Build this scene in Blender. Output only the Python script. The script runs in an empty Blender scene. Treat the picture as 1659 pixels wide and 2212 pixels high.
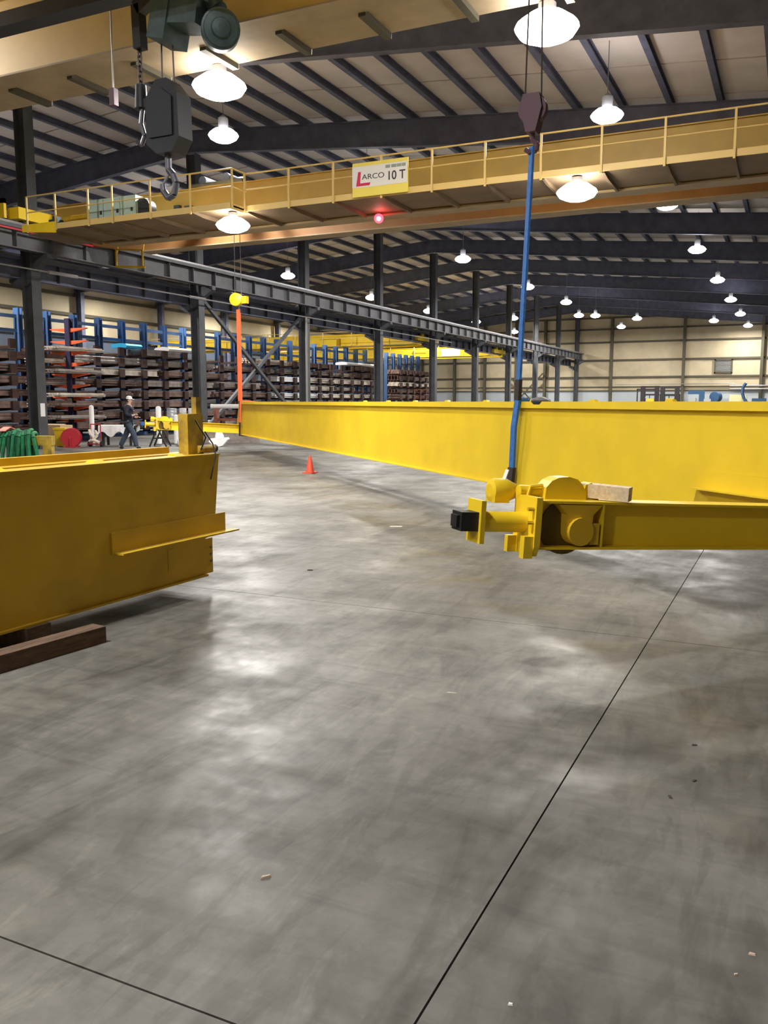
import bpy, math, random
from mathutils import Vector, Matrix, Euler
random.seed(7)
R = math.radians
SC = bpy.context.scene
COL = SC.collection

# ------------------------------------------------------------------ camera, world, exposure
cam_d = bpy.data.cameras.new('camera')
cam = bpy.data.objects.new('camera', cam_d); COL.objects.link(cam)
cam_d.sensor_fit = 'VERTICAL'; cam_d.sensor_height = 36.0
cam_d.lens = 36.0 * 1850.0 / 2212.0
cam_d.clip_start = 0.05; cam_d.clip_end = 400
cam.location = (0, 0, 1.6)
cam.rotation_euler = (R(90 - 7.331), 0, R(25.4))
SC.camera = cam
w = bpy.data.worlds.new('world'); SC.world = w; w.use_nodes = True
w.node_tree.nodes['Background'].inputs[0].default_value = (0.6, 0.65, 0.75, 1)
w.node_tree.nodes['Background'].inputs[1].default_value = 0.02
SC.cycles.max_bounces = 5; SC.cycles.diffuse_bounces = 3; SC.cycles.glossy_bounces = 2; SC.cycles.use_adaptive_sampling = True; SC.cycles.adaptive_threshold = 0.04
SC.view_settings.view_transform = 'Standard'; SC.view_settings.look = 'None'
SC.view_settings.gamma = 1.0; SC.view_settings.use_curve_mapping = False
SC.view_settings.exposure = 0.42
LAMP_W = 760.0      # each high-bay lamp
CRANE_W = 380.0      # each lamp under a crane walkway
LAMP_COL = (1.0, 0.965, 0.915)

# ------------------------------------------------------------------ materials
M = {}
def mat(name, col, rough=0.6, metal=0.0, var=0.0, scale=4.0, bump=0.0, spec=0.5, dark=None, stretch=None, emit=None, es=0.0):
    m = bpy.data.materials.new(name); m.use_nodes = True
    nt = m.node_tree; b = nt.nodes['Principled BSDF']
    b.inputs['Roughness'].default_value = rough; b.inputs['Metallic'].default_value = metal
    b.inputs['Specular IOR Level'].default_value = spec
    b.inputs['Base Color'].default_value = (*col, 1)
    if emit:
        b.inputs['Emission Color'].default_value = (*emit, 1); b.inputs['Emission Strength'].default_value = es
    if var > 0 or bump > 0:
        g = nt.nodes.new('ShaderNodeNewGeometry'); mp = nt.nodes.new('ShaderNodeMapping')
        nt.links.new(g.outputs['Position'], mp.inputs['Vector'])
        if stretch: mp.inputs['Scale'].default_value = stretch
        n = nt.nodes.new('ShaderNodeTexNoise'); n.inputs['Scale'].default_value = scale
        n.inputs['Detail'].default_value = 3; n.inputs['Roughness'].default_value = 0.65
        nt.links.new(mp.outputs[0], n.inputs['Vector'])
        if var > 0:
            d = dark if dark else tuple(c * (1 - var) for c in col)
            l = tuple(min(1, c * (1 + var * 0.5)) for c in col)
            cr = nt.nodes.new('ShaderNodeValToRGB')
            cr.color_ramp.elements[0].position = 0.3; cr.color_ramp.elements[0].color = (*d, 1)
            cr.color_ramp.elements[1].position = 0.7; cr.color_ramp.elements[1].color = (*l, 1)
            nt.links.new(n.outputs['Fac'], cr.inputs[0]); nt.links.new(cr.outputs[0], b.inputs['Base Color'])
        if bump > 0:
            bp = nt.nodes.new('ShaderNodeBump'); bp.inputs['Strength'].default_value = bump; bp.inputs['Distance'].default_value = 0.02
            nt.links.new(n.outputs['Fac'], bp.inputs['Height']); nt.links.new(bp.outputs[0], b.inputs['Normal'])
    if emit: m.cycles.emission_sampling = 'NONE'   # the lamps' own lights do the lighting
    M[name] = m
    return m
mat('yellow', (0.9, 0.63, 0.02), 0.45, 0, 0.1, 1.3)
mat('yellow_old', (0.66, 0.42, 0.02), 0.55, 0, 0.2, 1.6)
mat('yellow_worn', (0.5, 0.34, 0.03), 0.65, 0, 0.5, 5, 0.2, dark=(0.2, 0.13, 0.03))
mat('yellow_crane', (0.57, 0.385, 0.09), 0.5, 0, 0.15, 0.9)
mat('soffit', (0.2, 0.135, 0.075), 0.7, 0, 0.25, 1.2)  # rusty deck brown, darkened further so the underside's shade sits in the colour
mat('soffit_tan', (0.38, 0.29, 0.18), 0.7, 0, 0.2, 1.2)  # tan for decks and flanges, underside shade partly put into the colour
mat('girder_bounce', (0.33, 0.165, 0.06), 0.6, 0, 0.2, 0.8)  # far girder: orange-brown of reflected light put into its colour
mat('yellow_rail', (0.7, 0.51, 0.19), 0.5)
mat('steel_dark', (0.1, 0.108, 0.165), 0.6, 0, 0.3, 2)
mat('steel_col', (0.066, 0.07, 0.08), 0.6, 0, 0.3, 2)
mat('steel_beam', (0.085, 0.085, 0.095), 0.55, 0, 0.3, 2)
mat('steel_rail', (0.35, 0.34, 0.34), 0.4, 0.5)
mat('roof_panel', (0.64, 0.585, 0.53), 0.8, 0, 0.12, 0.6)
mat('seam', (0.05, 0.045, 0.04), 0.8)
mat('wall_cream', (0.52, 0.44, 0.29), 0.7, 0, 0.16, 0.35, dark=(0.4, 0.335, 0.22))
mat('wall_pale', (0.42, 0.46, 0.49), 0.7, 0, 0.1, 0.4)
mat('wall_blue', (0.08, 0.1, 0.14), 0.7, 0, 0.2, 0.4)
mat('girt', (0.075, 0.065, 0.04), 0.7)
mat('lamp_case', (0.25, 0.25, 0.26), 0.5, 0.5)
mat('lamp_glass', (0.9, 0.9, 0.92), 0.3, emit=(1.0, 0.97, 1.0), es=14.0)
mat('lamp_warm', (0.9, 0.9, 0.9), 0.3, emit=(1.0, 0.96, 0.9), es=16.0)
mat('red_glow', (0.8, 0.05, 0.05), 0.3, emit=(1.0, 0.06, 0.1), es=2.5)
mat('blue_sling', (0.035, 0.16, 0.5), 0.8, 0, 0.3, 18)
mat('orange_sling', (0.85, 0.13, 0.04), 0.8, 0, 0.15, 12)
mat('green_sling', (0.012, 0.2, 0.075), 0.8, 0, 0.5, 9)
mat('green_dark', (0.006, 0.09, 0.04), 0.8, 0, 0.4, 9)
mat('black_sleeve', (0.03, 0.022, 0.022), 0.85)
mat('rubber', (0.012, 0.012, 0.014), 0.55)
mat('rubber_blue', (0.03, 0.09, 0.35), 0.6)
mat('wheel_steel', (0.13, 0.09, 0.02), 0.5, 0.3)
mat('wood_pale', (0.75, 0.6, 0.4), 0.8, 0, 0.25, 6, stretch=(8, 1, 8))
mat('wood_dark', (0.14, 0.085, 0.055), 0.85, 0, 0.5, 5, 0.3, stretch=(8, 1, 8))
mat('teal_cab', (0.42, 0.58, 0.56), 0.5, 0, 0.08, 3)
mat('white_paint', (0.8, 0.8, 0.8), 0.5)
mat('white_cloth', (0.82, 0.83, 0.85), 0.8, 0, 0.1, 5)
mat('sign_yellow', (0.85, 0.72, 0.13), 0.5)
mat('sign_red', (0.6, 0.02, 0.09), 0.5)
mat('ink', (0.03, 0.035, 0.05), 0.6)
mat('ink_green', (0.3, 0.36, 0.33), 0.6)
mat('hoist_green', (0.06, 0.1, 0.11), 0.45, 0.2, 0.3, 5)
mat('hoist_dark', (0.02, 0.022, 0.03), 0.5, 0.2)
mat('chain', (0.1, 0.08, 0.08), 0.5, 0.6)
mat('hook_grey', (0.12, 0.12, 0.15), 0.4, 0.6)
mat('hook_maroon', (0.1, 0.045, 0.07), 0.6)
mat('rack_blue', (0.055, 0.125, 0.29), 0.6, 0, 0.25, 1.5)
mat('rack_navy', (0.03, 0.025, 0.075), 0.6)
mat('rack_arm', (0.07, 0.035, 0.03), 0.7, 0, 0.4, 2)
mat('rack_orange', (0.92, 0.15, 0.05), 0.6)
mat('stock_brown', (0.24, 0.16, 0.135), 0.7, 0.1, 0.5, 3)
mat('stock_grey', (0.42, 0.37, 0.345), 0.55, 0.3, 0.4, 3)
mat('stock_rust', (0.27, 0.085, 0.055), 0.75, 0, 0.5, 3)
mat('stock_pale', (0.72, 0.64, 0.56), 0.7, 0, 0.3, 3)
mat('stock_white', (0.9, 0.9, 0.92), 0.7)
mat('stock_cyan', (0.05, 0.55, 0.95), 0.6)
mat('cone_orange', (0.8, 0.09, 0.04), 0.6)
mat('red_paint', (0.45, 0.015, 0.03), 0.5)
mat('card', (0.62, 0.44, 0.28), 0.8)
mat('drum_grey', (0.5, 0.53, 0.56), 0.4, 0.4)
mat('bin_yellow', (0.75, 0.52, 0.02), 0.5)
mat('skin', (0.55, 0.33, 0.25), 0.6)
mat('jacket', (0.012, 0.014, 0.03), 0.8)
mat('jeans', (0.045, 0.065, 0.1), 0.85, 0, 0.3, 20)
mat('boot', (0.02, 0.018, 0.018), 0.7)
mat('cap', (0.75, 0.73, 0.72), 0.8)
mat('hair', (0.05, 0.035, 0.03), 0.8)
mat('fork_dark', (0.016, 0.009, 0.012), 0.6)
mat('machine_blue', (0.02, 0.07, 0.16), 0.5)
mat('machine_grey', (0.35, 0.38, 0.38), 0.5)
mat('pallet_wrap', (0.6, 0.58, 0.3), 0.6)
mat('louvre', (0.22, 0.22, 0.21), 0.6)
mat('pink', (0.85, 0.25, 0.2), 0.8)
mat('debris', (0.5, 0.4, 0.32), 0.8)
mat('debris_dark', (0.05, 0.035, 0.03), 0.8)

def floor_material():
    m = bpy.data.materials.new('concrete'); m.use_nodes = True; nt = m.node_tree; N = nt.nodes; L = nt.links
    b = N['Principled BSDF']
    g = N.new('ShaderNodeNewGeometry')
    def noise(scale, detail, rough, sc=(1, 1, 1), rot=0.0, dist=0.0):
        mp = N.new('ShaderNodeMapping'); mp.inputs['Scale'].default_value = sc; mp.inputs['Rotation'].default_value = (0, 0, rot)
        L.new(g.outputs['Position'], mp.inputs['Vector'])
        n = N.new('ShaderNodeTexNoise'); n.inputs['Scale'].default_value = scale; n.inputs['Detail'].default_value = detail
        n.inputs['Roughness'].default_value = rough; n.inputs['Distortion'].default_value = dist
        L.new(mp.outputs[0], n.inputs['Vector']); return n.outputs['Fac']
    def ramp(x, p0, c0, p1, c1):
        r = N.new('ShaderNodeValToRGB'); e = r.color_ramp.elements
        e[0].position = p0; e[0].color = (*c0, 1); e[1].position = p1; e[1].color = (*c1, 1)
        L.new(x, r.inputs[0]); return r.outputs[0]
    def mix(a, c, fac, mode='MULTIPLY'):
        x = N.new('ShaderNodeMix'); x.data_type = 'RGBA'; x.blend_type = mode
        if hasattr(fac, 'default_value') or hasattr(fac, 'is_linked'): L.new(fac, x.inputs[0])
        else: x.inputs[0].default_value = fac
        L.new(a, x.inputs[6]); L.new(c, x.inputs[7]); return x.outputs[2]
    base = ramp(noise(0.55, 6, 0.62), 0.3, (0.082, 0.079, 0.07), 0.7, (0.212, 0.207, 0.187))
    fine = ramp(noise(9, 4, 0.7), 0.3, (0.8, 0.8, 0.8), 0.7, (1.08, 1.08, 1.08))
    c = mix(base, fine, 1.0)
    streak = ramp(noise(0.9, 4, 0.6, (2.4, 0.6, 1), R(38), 1.6), 0.38, (0.5, 0.49, 0.48), 0.5, (1, 1, 1))
    c = mix(c, streak, 0.6)
    scuff = ramp(noise(1.6, 4, 0.6, (2.4, 0.6, 1), R(62), 2.6), 0.4, (0.62, 0.61, 0.6), 0.5, (1.0, 1.0, 1.0))
    c = mix(c, scuff, 0.45)
    pale = ramp(noise(3.1, 4, 0.7, (1.5, 0.8, 1), R(30), 1.2), 0.56, (1, 1, 1), 0.72, (1.35, 1.35, 1.33))
    c = mix(c, pale, 0.8)
    streak2 = ramp(noise(1.1, 4, 0.55, (0.6, 4.0, 1), R(-14), 1.2), 0.34, (0.6, 0.59, 0.58), 0.5, (1, 1, 1))
    c = mix(c, streak2, 0.5)
    blot = ramp(noise(0.28, 3, 0.5, (1, 1, 1), 0.3, 0.6), 0.34, (0.66, 0.64, 0.62), 0.5, (1, 1, 1))
    c = mix(c, blot, 0.8)
    L.new(c, b.inputs['Base Color'])
    rr = ramp(noise(1.3, 4, 0.65), 0.35, (0.36, 0.36, 0.36), 0.65, (0.66, 0.66, 0.66))
    L.new(rr, b.inputs['Roughness'])
    b.inputs['Specular IOR Level'].default_value = 0.3
    M['concrete'] = m
floor_material()

# ------------------------------------------------------------------ mesh building
def basis(d):
    d = Vector(d).normalized()
    a = Vector((0, 0, 1)) if abs(d.z) < 0.9 else Vector((1, 0, 0))
    u = d.cross(a).normalized(); v = d.cross(u).normalized()
    return u, v
class MB:
    def __init__(s): s.v = []; s.f = []; s.sm = []
    def add(s, vs, fs, smooth=False):
        o = len(s.v); s.v += [tuple(v) for v in vs]; s.f += [tuple(i + o for i in f) for f in fs]; s.sm += [smooth] * len(fs); return s
    def hexa(s, p):   # bottom 4 (ccw), top 4
        return s.add(p, [(3, 2, 1, 0), (4, 5, 6, 7), (0, 1, 5, 4), (1, 2, 6, 5), (2, 3, 7, 6), (3, 0, 4, 7)])
    def box(s, x0, x1, y0, y1, z0, z1):
        return s.hexa([(x0, y0, z0), (x1, y0, z0), (x1, y1, z0), (x0, y1, z0), (x0, y0, z1), (x1, y0, z1), (x1, y1, z1), (x0, y1, z1)])
    def obox(s, c, size, mtx):
        c = Vector(c); h = [x / 2 for x in size]
        ps = [(-1, -1, -1), (1, -1, -1), (1, 1, -1), (-1, 1, -1), (-1, -1, 1), (1, -1, 1), (1, 1, 1), (-1, 1, 1)]
        return s.hexa([c + mtx @ Vector((p[0] * h[0], p[1] * h[1], p[2] * h[2])) for p in ps])
    def bar(s, p0, p1, wd, ht, up=(0, 0, 1)):
        p0, p1 = Vector(p0), Vector(p1); d = (p1 - p0).normalized(); up = Vector(up)
        a = d.cross(up).normalized() * wd / 2; b = a.cross(d).normalized() * ht / 2
        return s.hexa([p0 - a - b, p1 - a - b, p1 + a - b, p0 + a - b, p0 - a + b, p1 - a + b, p1 + a + b, p0 + a + b])
    def tube(s, p0, p1, r, r1=None, n=12, cap=True):
        p0, p1 = Vector(p0), Vector(p1); u, v = basis(p1 - p0); r1 = r if r1 is None else r1
        ring = lambda p, q: [p + (u * math.cos(2 * math.pi * i / n) + v * math.sin(2 * math.pi * i / n)) * q for i in range(n)]
        s.add(ring(p0, r) + ring(p1, r1), [(i, (i + 1) % n, n + (i + 1) % n, n + i) for i in range(n)], True)
        if cap:
            s.add(ring(p0, r), [tuple(range(n - 1, -1, -1))]); s.add(ring(p1, r1), [tuple(range(n))])
        return s
    def path(s, pts, r, n=8):
        for a, b in zip(pts[:-1], pts[1:]): s.tube(a, b, r, n=n)
        return s
    def lathe(s, c, ax, prof, n=20):   # prof: (radius, distance along axis)
        c = Vector(c); d = Vector(ax).normalized(); u, v = basis(d); vs = []
        for r, h in prof:
            vs += [c + d * h + (u * math.cos(2 * math.pi * i / n) + v * math.sin(2 * math.pi * i / n)) * r for i in range(n)]
        fs = []
        for k in range(len(prof) - 1):
            fs += [(k * n + i, k * n + (i + 1) % n, (k + 1) * n + (i + 1) % n, (k + 1) * n + i) for i in range(n)]
        s.add(vs, fs, True)
        s.add(vs[:n], [tuple(range(n - 1, -1, -1))]); s.add(vs[-n:], [tuple(range(n))]); return s
    def prism(s, poly, axis, a0, a1):  # polygon in the two other axes
        def P(q, a):
            return {'x': (a, q[0], q[1]), 'y': (q[0], a, q[1]), 'z': (q[0], q[1], a)}[axis]
        n = len(poly)
        return s.add([P(q, a0) for q in poly] + [P(q, a1) for q in poly],
                     [tuple(range(n - 1, -1, -1)), tuple(range(n, 2 * n))] + [(i, (i + 1) % n, n + (i + 1) % n, n + i) for i in range(n)])
    def ribbon(s, pts, wdir, width, th):
        wd = Vector(wdir).normalized() * width / 2; pts = [Vector(p) for p in pts]; n = len(pts); vs = []
        for i, p in enumerate(pts):
            t = (pts[min(i + 1, n - 1)] - pts[max(i - 1, 0)]).normalized(); nn = t.cross(wd).normalized() * th / 2
            vs += [p - wd - nn, p + wd - nn, p + wd + nn, p - wd + nn]
        fs = []
        for i in range(n - 1):
            a = i * 4; b = a + 4
            for k in range(4): fs.append((a + k, a + (k + 1) % 4, b + (k + 1) % 4, b + k))
        fs += [(3, 2, 1, 0), tuple((n - 1) * 4 + k for k in range(4))]
        return s.add(vs, fs)
    def mesh(s, name, m):
        me = bpy.data.meshes.new(name); me.from_pydata(s.v, [], s.f)
        me.polygons.foreach_set('use_smooth', s.sm); me.materials.append(M[m]); me.update()
        import bmesh
        bm = bmesh.new(); bm.from_mesh(me); bmesh.ops.recalc_face_normals(bm, faces=bm.faces); bm.to_mesh(me); bm.free()
        if any(s.sm): me.set_sharp_from_angle(angle=R(42))
        return me
def put(name, me, parent=None, loc=None, rot=None):
    o = bpy.data.objects.new(name, me); COL.objects.link(o)
    if parent is not None: o.parent = parent
    if loc is not None: o.location = loc
    if rot is not None: o.rotation_euler = rot
    return o
def obj(name, mb, m, parent=None, loc=None, rot=None): return put(name, mb.mesh(name, m), parent, loc, rot)
def tag(o, label, cat, group=None):
    o['label'] = label; o['category'] = cat
    if group: o['group'] = group
    return o
def thing(name, label, cat, loc=(0, 0, 0), rot=(0, 0, 0), group=None):
    o = bpy.data.objects.new(name, None); COL.objects.link(o); o.location = loc; o.rotation_euler = rot
    o.empty_display_size = 0.2
    return tag(o, label, cat, group)
def struct(o): o['kind'] = 'structure'; return o
def copy_tree(o, parent=None):
    c = o.copy(); COL.objects.link(c)
    if parent is not None: c.parent = parent
    for ch in list(o.children): copy_tree(ch, c)
    return c
ORD = ['first', 'second', 'third', 'fourth', 'fifth', 'sixth', 'seventh', 'eighth', 'ninth', 'tenth', 'eleventh', 'twelfth']

# ------------------------------------------------------------------ building dimensions
XC = -23.6                    # column line (ridge above it)
XL, XR, YB, YF = -48.6, 16.0, -14.0, 103.4
FR = [21.8 + 9.03 * k for k in range(-3, 10)]     # frames
def zroof(x): return 12.95 - 0.085 * abs(x - XC)  # rafter top / purlin bottom

# floor: slabs with recessed joints
fl = struct(put('floor', MB().box(XL, XR, YB, YF, -0.3, -0.03).mesh('floor', 'girt')))
JX = [XL] + [-0.8 - 9.2 * k for k in range(5, -2, -1)] + [XR]
JX = [x for x in JX if XL <= x <= XR]
JY = [YB] + [-11.02 + 4.23 * k for k in range(0, 28)]
JY = [y for y in JY if y < YF - 1] + [YF]
slab_mesh = {}
for i in range(len(JX) - 1):
    for j in range(len(JY) - 1):
        wx = round(JX[i + 1] - JX[i] - 0.007, 4); wy = round(JY[j + 1] - JY[j] - 0.007, 4)
        key = (wx, wy)
        if key not in slab_mesh:
            slab_mesh[key] = MB().box(-wx / 2, wx / 2, -wy / 2, wy / 2, -0.03, 0).mesh('floor_slab', 'concrete')
        put('floor_slab', slab_mesh[key], fl, ((JX[i] + JX[i + 1]) / 2, (JY[j] + JY[j + 1]) / 2, 0))

# ceiling: purlins and roof panels
ce = struct(put('ceiling', MB().add([(XL, YB, zroof(XL) + .5), (XC, YB, zroof(XC) + .5), (XR, YB, zroof(XR) + .5), (XL, YF, zroof(XL) + .5), (XC, YF, zroof(XC) + .5), (XR, YF, zroof(XR) + .5),
    (XL, YB, zroof(XL) + .55), (XC, YB, zroof(XC) + .55), (XR, YB, zroof(XR) + .55), (XL, YF, zroof(XL) + .55), (XC, YF, zroof(XC) + .55), (XR, YF, zroof(XR) + .55)],
    [(0, 1, 4, 3), (1, 2, 5, 4), (6, 9, 10, 7), (7, 10, 11, 8), (0, 3, 9, 6), (2, 8, 11, 5), (0, 6, 7, 1), (1, 7, 8, 2), (3, 4, 10, 9), (4, 5, 11, 10)]).mesh('ceiling', 'seam')))
PS = 1.55
px = [XC + PS * (k + 0.5) for k in range(-16, 26)]
px = [x for x in px if XL + 0.1 < x < XR - 0.1]
pur = MB().box(-0.09, 0.09, YB, YF, 0, 0.03).box(-0.015, 0.015, YB, YF, 0.03, 0.22).box(-0.1, 0.1, YB, YF, 0.22, 0.25).mesh('purlin', 'steel_dark')
for x in px: put('purlin', pur, ce, (x, 0, zroof(x)))
SEAM = 3.01
ys = [21.8 + SEAM * k for k in range(-12, 28)]
pan = {}
far_pan = MB()
cells = []
for i in range(len(px) - 1):
    if px[i] < XC < px[i + 1]: continue
    for j in range(len(ys) - 1):
        xm = (px[i] + px[i + 1]) / 2; ym = (ys[j] + ys[j + 1]) / 2
        cells.append((math.hypot(xm + 5, ym - 6), xm, ym, ys[j + 1] - ys[j]))
def vis(xm, ym):   # in the camera's field of view
    ang = math.degrees(math.atan2(-xm, ym)) ; return abs(ang - 25.4) < 27 and (zroof(xm) - 1.6) / math.hypot(xm, ym) < 0.5
vc = sorted([c for c in cells if vis(c[1], c[2])])
near_set = set((c[1], c[2]) for c in vc[:290])
for d, xm, ym, ly in cells:
    sl = -0.085 if xm > XC else 0.085
    a, ly2 = PS / 2 - 0.004, ly / 2 - 0.045
    if (xm, ym) in near_set:
        k = round(sl, 3)
        if k not in pan:
            pan[k] = MB().hexa([(-a, -ly2, .245 - sl * a), (a, -ly2, .245 + sl * a), (a, ly2, .245 + sl * a), (-a, ly2, .245 - sl * a),
                                (-a, -ly2, .285 - sl * a), (a, -ly2, .285 + sl * a), (a, ly2, .285 + sl * a), (-a, ly2, .285 - sl * a)]).mesh('roof_panel', 'roof_panel')
        put('roof_panel', pan[k], ce, (xm, ym, zroof(xm)))
    else:
        z = zroof(xm) + .245
        far_pan.add([(xm - a, ym - ly2, z - sl * a), (xm + a, ym - ly2, z + sl * a), (xm + a, ym + ly2, z + sl * a), (xm - a, ym + ly2, z - sl * a)], [(0, 1, 2, 3)])
o = obj('roof_panel_field', far_pan, 'roof_panel', ce); o['kind'] = 'stuff'
zr_ = zroof(XC) + .245
obj('ridge_panel', MB().box(XC - PS / 2, XC + PS / 2, YB, YF, zr_ - .05, zr_ - .02), 'roof_panel', ce)

# walls
def wall(name, mb, m): return struct(obj(name, mb, m))
wf = wall('wall_far', MB().prism([(XL, 2.9), (XR, 2.9), (XR, zroof(XR) + .4), (XC, zroof(XC) + .45), (XL, zroof(XL) + .4)], 'y', YF, YF + .1), 'wall_cream')
obj('lower_panel', MB().box(XL, XR, YF - .03, YF + .1, 0, 2.9), 'wall_pale', wf)
for z, t in ((2.9, .1), (3.35, .07), (4.45, .2), (6.42, .2), (8.5, .2), (10.0, .18), (11.3, .18)):
    xa, xb = XL, XR
    if z > 9.9:
        hw = (12.95 + .3 - z) / 0.085; xa, xb = max(XL, XC - hw), min(XR, XC + hw)
    obj('girt', MB().box(xa, xb, YF - .2, YF - .01, z - t / 2, z + t / 2), 'girt', wf)
wl = wall('wall_left', MB().box(XL - .1, XL, YB, YF, 6.3, zroof(XL) + .45), 'wall_cream')
obj('lower_panel', MB().box(XL - .1, XL + .02, YB, YF, 0, 6.3), 'wall_blue', wl)
for z in (1.6, 3.6, 5.3, 6.4, 8.0, 9.4):
    obj('girt', MB().box(XL + .02, XL + .2, YB, YF, z - .11, z + .11), 'girt', wl)
wr = wall('wall_right', MB().box(XR, XR + .1, YB, YF, 0, zroof(XR) + .4), 'wall_cream')
wb = wall('wall_back', MB().prism([(XL, 0), (XR, 0), (XR, zroof(XR) + .4), (XC, zroof(XC) + .45), (XL, zroof(XL) + .4)], 'y', YB - .1, YB), 'wall_cream')
# louvred vent on the far wall
vt = thing('wall_vent', 'grey louvred vent set high in the cream far wall', 'vent', (-7.3, YF - .05, 4.75))
obj('frame', MB().box(-.95, -.8, -.2, 0, 0, 1.55).box(.8, .95, -.2, 0, 0, 1.55).box(-.95, .95, -.2, 0, 1.4, 1.55).box(-.95, .95, -.2, 0, 0, .12), 'girt', vt)
for k in range(9):
    z = .2 + k * .135
    obj('slat', MB().hexa([(-.8, -.14, z), (.8, -.14, z), (.8, -.02, z + .06), (-.8, -.02, z + .06), (-.8, -.14, z + .02), (.8, -.14, z + .02), (.8, -.02, z + .13), (-.8, -.02, z + .13)]), 'louvre', vt)

# columns of the middle row
def hcol(d, wd, z1, tf=.03, tw=.02):
    return MB().box(-d / 2, -d / 2 + tf, -wd / 2, wd / 2, 0, z1).box(d / 2 - tf, d / 2, -wd / 2, wd / 2, 0, z1).box(-d / 2 + tf, d / 2 - tf, -tw / 2, tw / 2, 0, z1).box(-d / 2 - .1, d / 2 + .1, -wd / 2 - .1, wd / 2 + .1, 0, .04)
colm = hcol(.46, .40, 12.0).mesh('column_shaft', 'steel_col')
brk = MB().prism([(.23, 6.5), (.9, 6.5), (.9, 6.35), (.23, 5.95)], 'y', -.12, .12).mesh('bracket', 'steel_col')
brl = MB().prism([(-.23, 5.77), (-.9, 5.77), (-.9, 5.65), (-.23, 5.3)], 'y', -.12, .12).mesh('bracket', 'steel_col')
cols = [y for y in FR if y > 20]
cdesc = ['leftmost tall dark steel column of the row, before the orange-armed rack', 'second tall dark steel column from the left, left of the orange sling',
         'third tall dark steel column from the left, with pale pipes at its side', 'fourth tall dark steel column from the left, before the rack end',
         'fifth tall dark steel column from the left, just past the racks', 'sixth tall dark steel column from the left, left of the cross brace',
         'seventh tall steel column from the left, right of the cross brace', 'eighth steel column from the left, just right of the blue sling',
         'ninth steel column from the left, second to last under the runway beam', 'last steel column at the far end of the runway beam']
for k, y in enumerate(cols):
    c = thing('building_column', cdesc[k], 'column', (XC, y, 0), group='columns carrying the runway beam')
    put('column_shaft', colm, c); put('bracket', brk, c); put('bracket', brl, c)
    if k == 0: obj('notice', MB().box(.232, .24, -.1, .1, 1.1, 1.55), 'white_paint', c)
    if k == 2:
        obj('conduit', MB().tube((.3, -.3, .1), (.3, -.3, 6), .06, n=8), 'steel_rail', c)
# wall columns
wcm = hcol(.35, .3, 11.2).mesh('wall_column', 'girt')
for k, x in enumerate((-43.5, -39.0, -35.0, -31.0, -27.4, -19.5, -11.5, -3.4)):
    o = put('wall_column', wcm, None, (x, YF - .42, 0), (0, 0, R(90)))
    lab = {5: 'dark wall column on the far cream wall, left of the forklifts', 6: 'dark wall column on the far cream wall, just right of the forklifts', 7: 'dark wall column on the far cream wall, nearest the right edge'}.get(k, ORD[k] + ' dark end-wall column from the left, seen between the row columns')
    tag(o, lab, 'column', 'columns of the far wall')
wcl = hcol(.5, .35, 10.0).mesh('wall_column', 'steel_dark')
for k, y in enumerate([y for y in FR if 36 < y < 85]):
    tag(put('wall_column', wcl, None, (XL + .5, y, 0)), ORD[k] + ' dark column along the left wall behind the blue racks, counted from the left', 'column', 'columns of the left wall')
# cross brace between row columns (far end)
br = thing('cross_brace', 'dark diagonal cross brace between two columns near the far wall', 'brace', (-26.0, YF - .9, 0))
obj('diagonal', MB().bar((-6.0, 0, .3), (-1.5, 0, 5.0), .14, .14), 'girt', br)
obj('diagonal', MB().bar((-6.0, .15, 5.0), (-1.5, .15, .3), .14, .14), 'girt', br)
db = thing('cross_brace', 'dark crossed diagonal brace between the second and third columns', 'brace', (XC, 31.2, 0))
obj('diagonal', MB().bar((.06, 0, 5.95), (.06, 8.4, .3), .14, .14), 'steel_col', db)
obj('diagonal', MB().bar((-.1, 0, .3), (-.1, 8.4, 5.95), .14, .14), 'steel_col', db)

# rafters
for k, y in enumerate(FR):
    if k < 2: continue
    mb = MB()
    for xe in (XR, XL):
        d0, d1 = .88, 1.32
        za0, za1 = zroof(XC), zroof(xe); zb0, zb1 = za0 - d0, za1 - d1
        for (wh, t0, t1) in ((.14, 'top', 0), (.14, 'bot', 0), (.012, 'web', 0)):
            if t0 == 'top': q = (za0 - .03, za0, za1 - .03, za1)
            elif t0 == 'bot': q = (zb0, zb0 + .03, zb1, zb1 + .03)
            else: q = (zb0 + .03, za0 - .03, zb1 + .03, za1 - .03)
            mb.hexa([(XC, y - wh, q[0]), (xe, y - wh, q[2]), (xe, y + wh, q[2]), (XC, y + wh, q[0]), (XC, y - wh, q[1]), (xe, y - wh, q[3]), (xe, y + wh, q[3]), (XC, y + wh, q[1])])
    o = obj('roof_rafter', mb, 'steel_dark')
    lab = {2: 'dark roof rafter out of sight above the nearest crane', 3: 'dark deep rafter crossing the top right, first below the overhead girder', 4: 'dark rafter right above the crane with the sign'}.get(k, ORD[k - 5] + ' dark rafter beyond the crane with the sign, counted towards the far wall')
    tag(o, lab, 'rafter', 'roof rafters')

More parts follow.
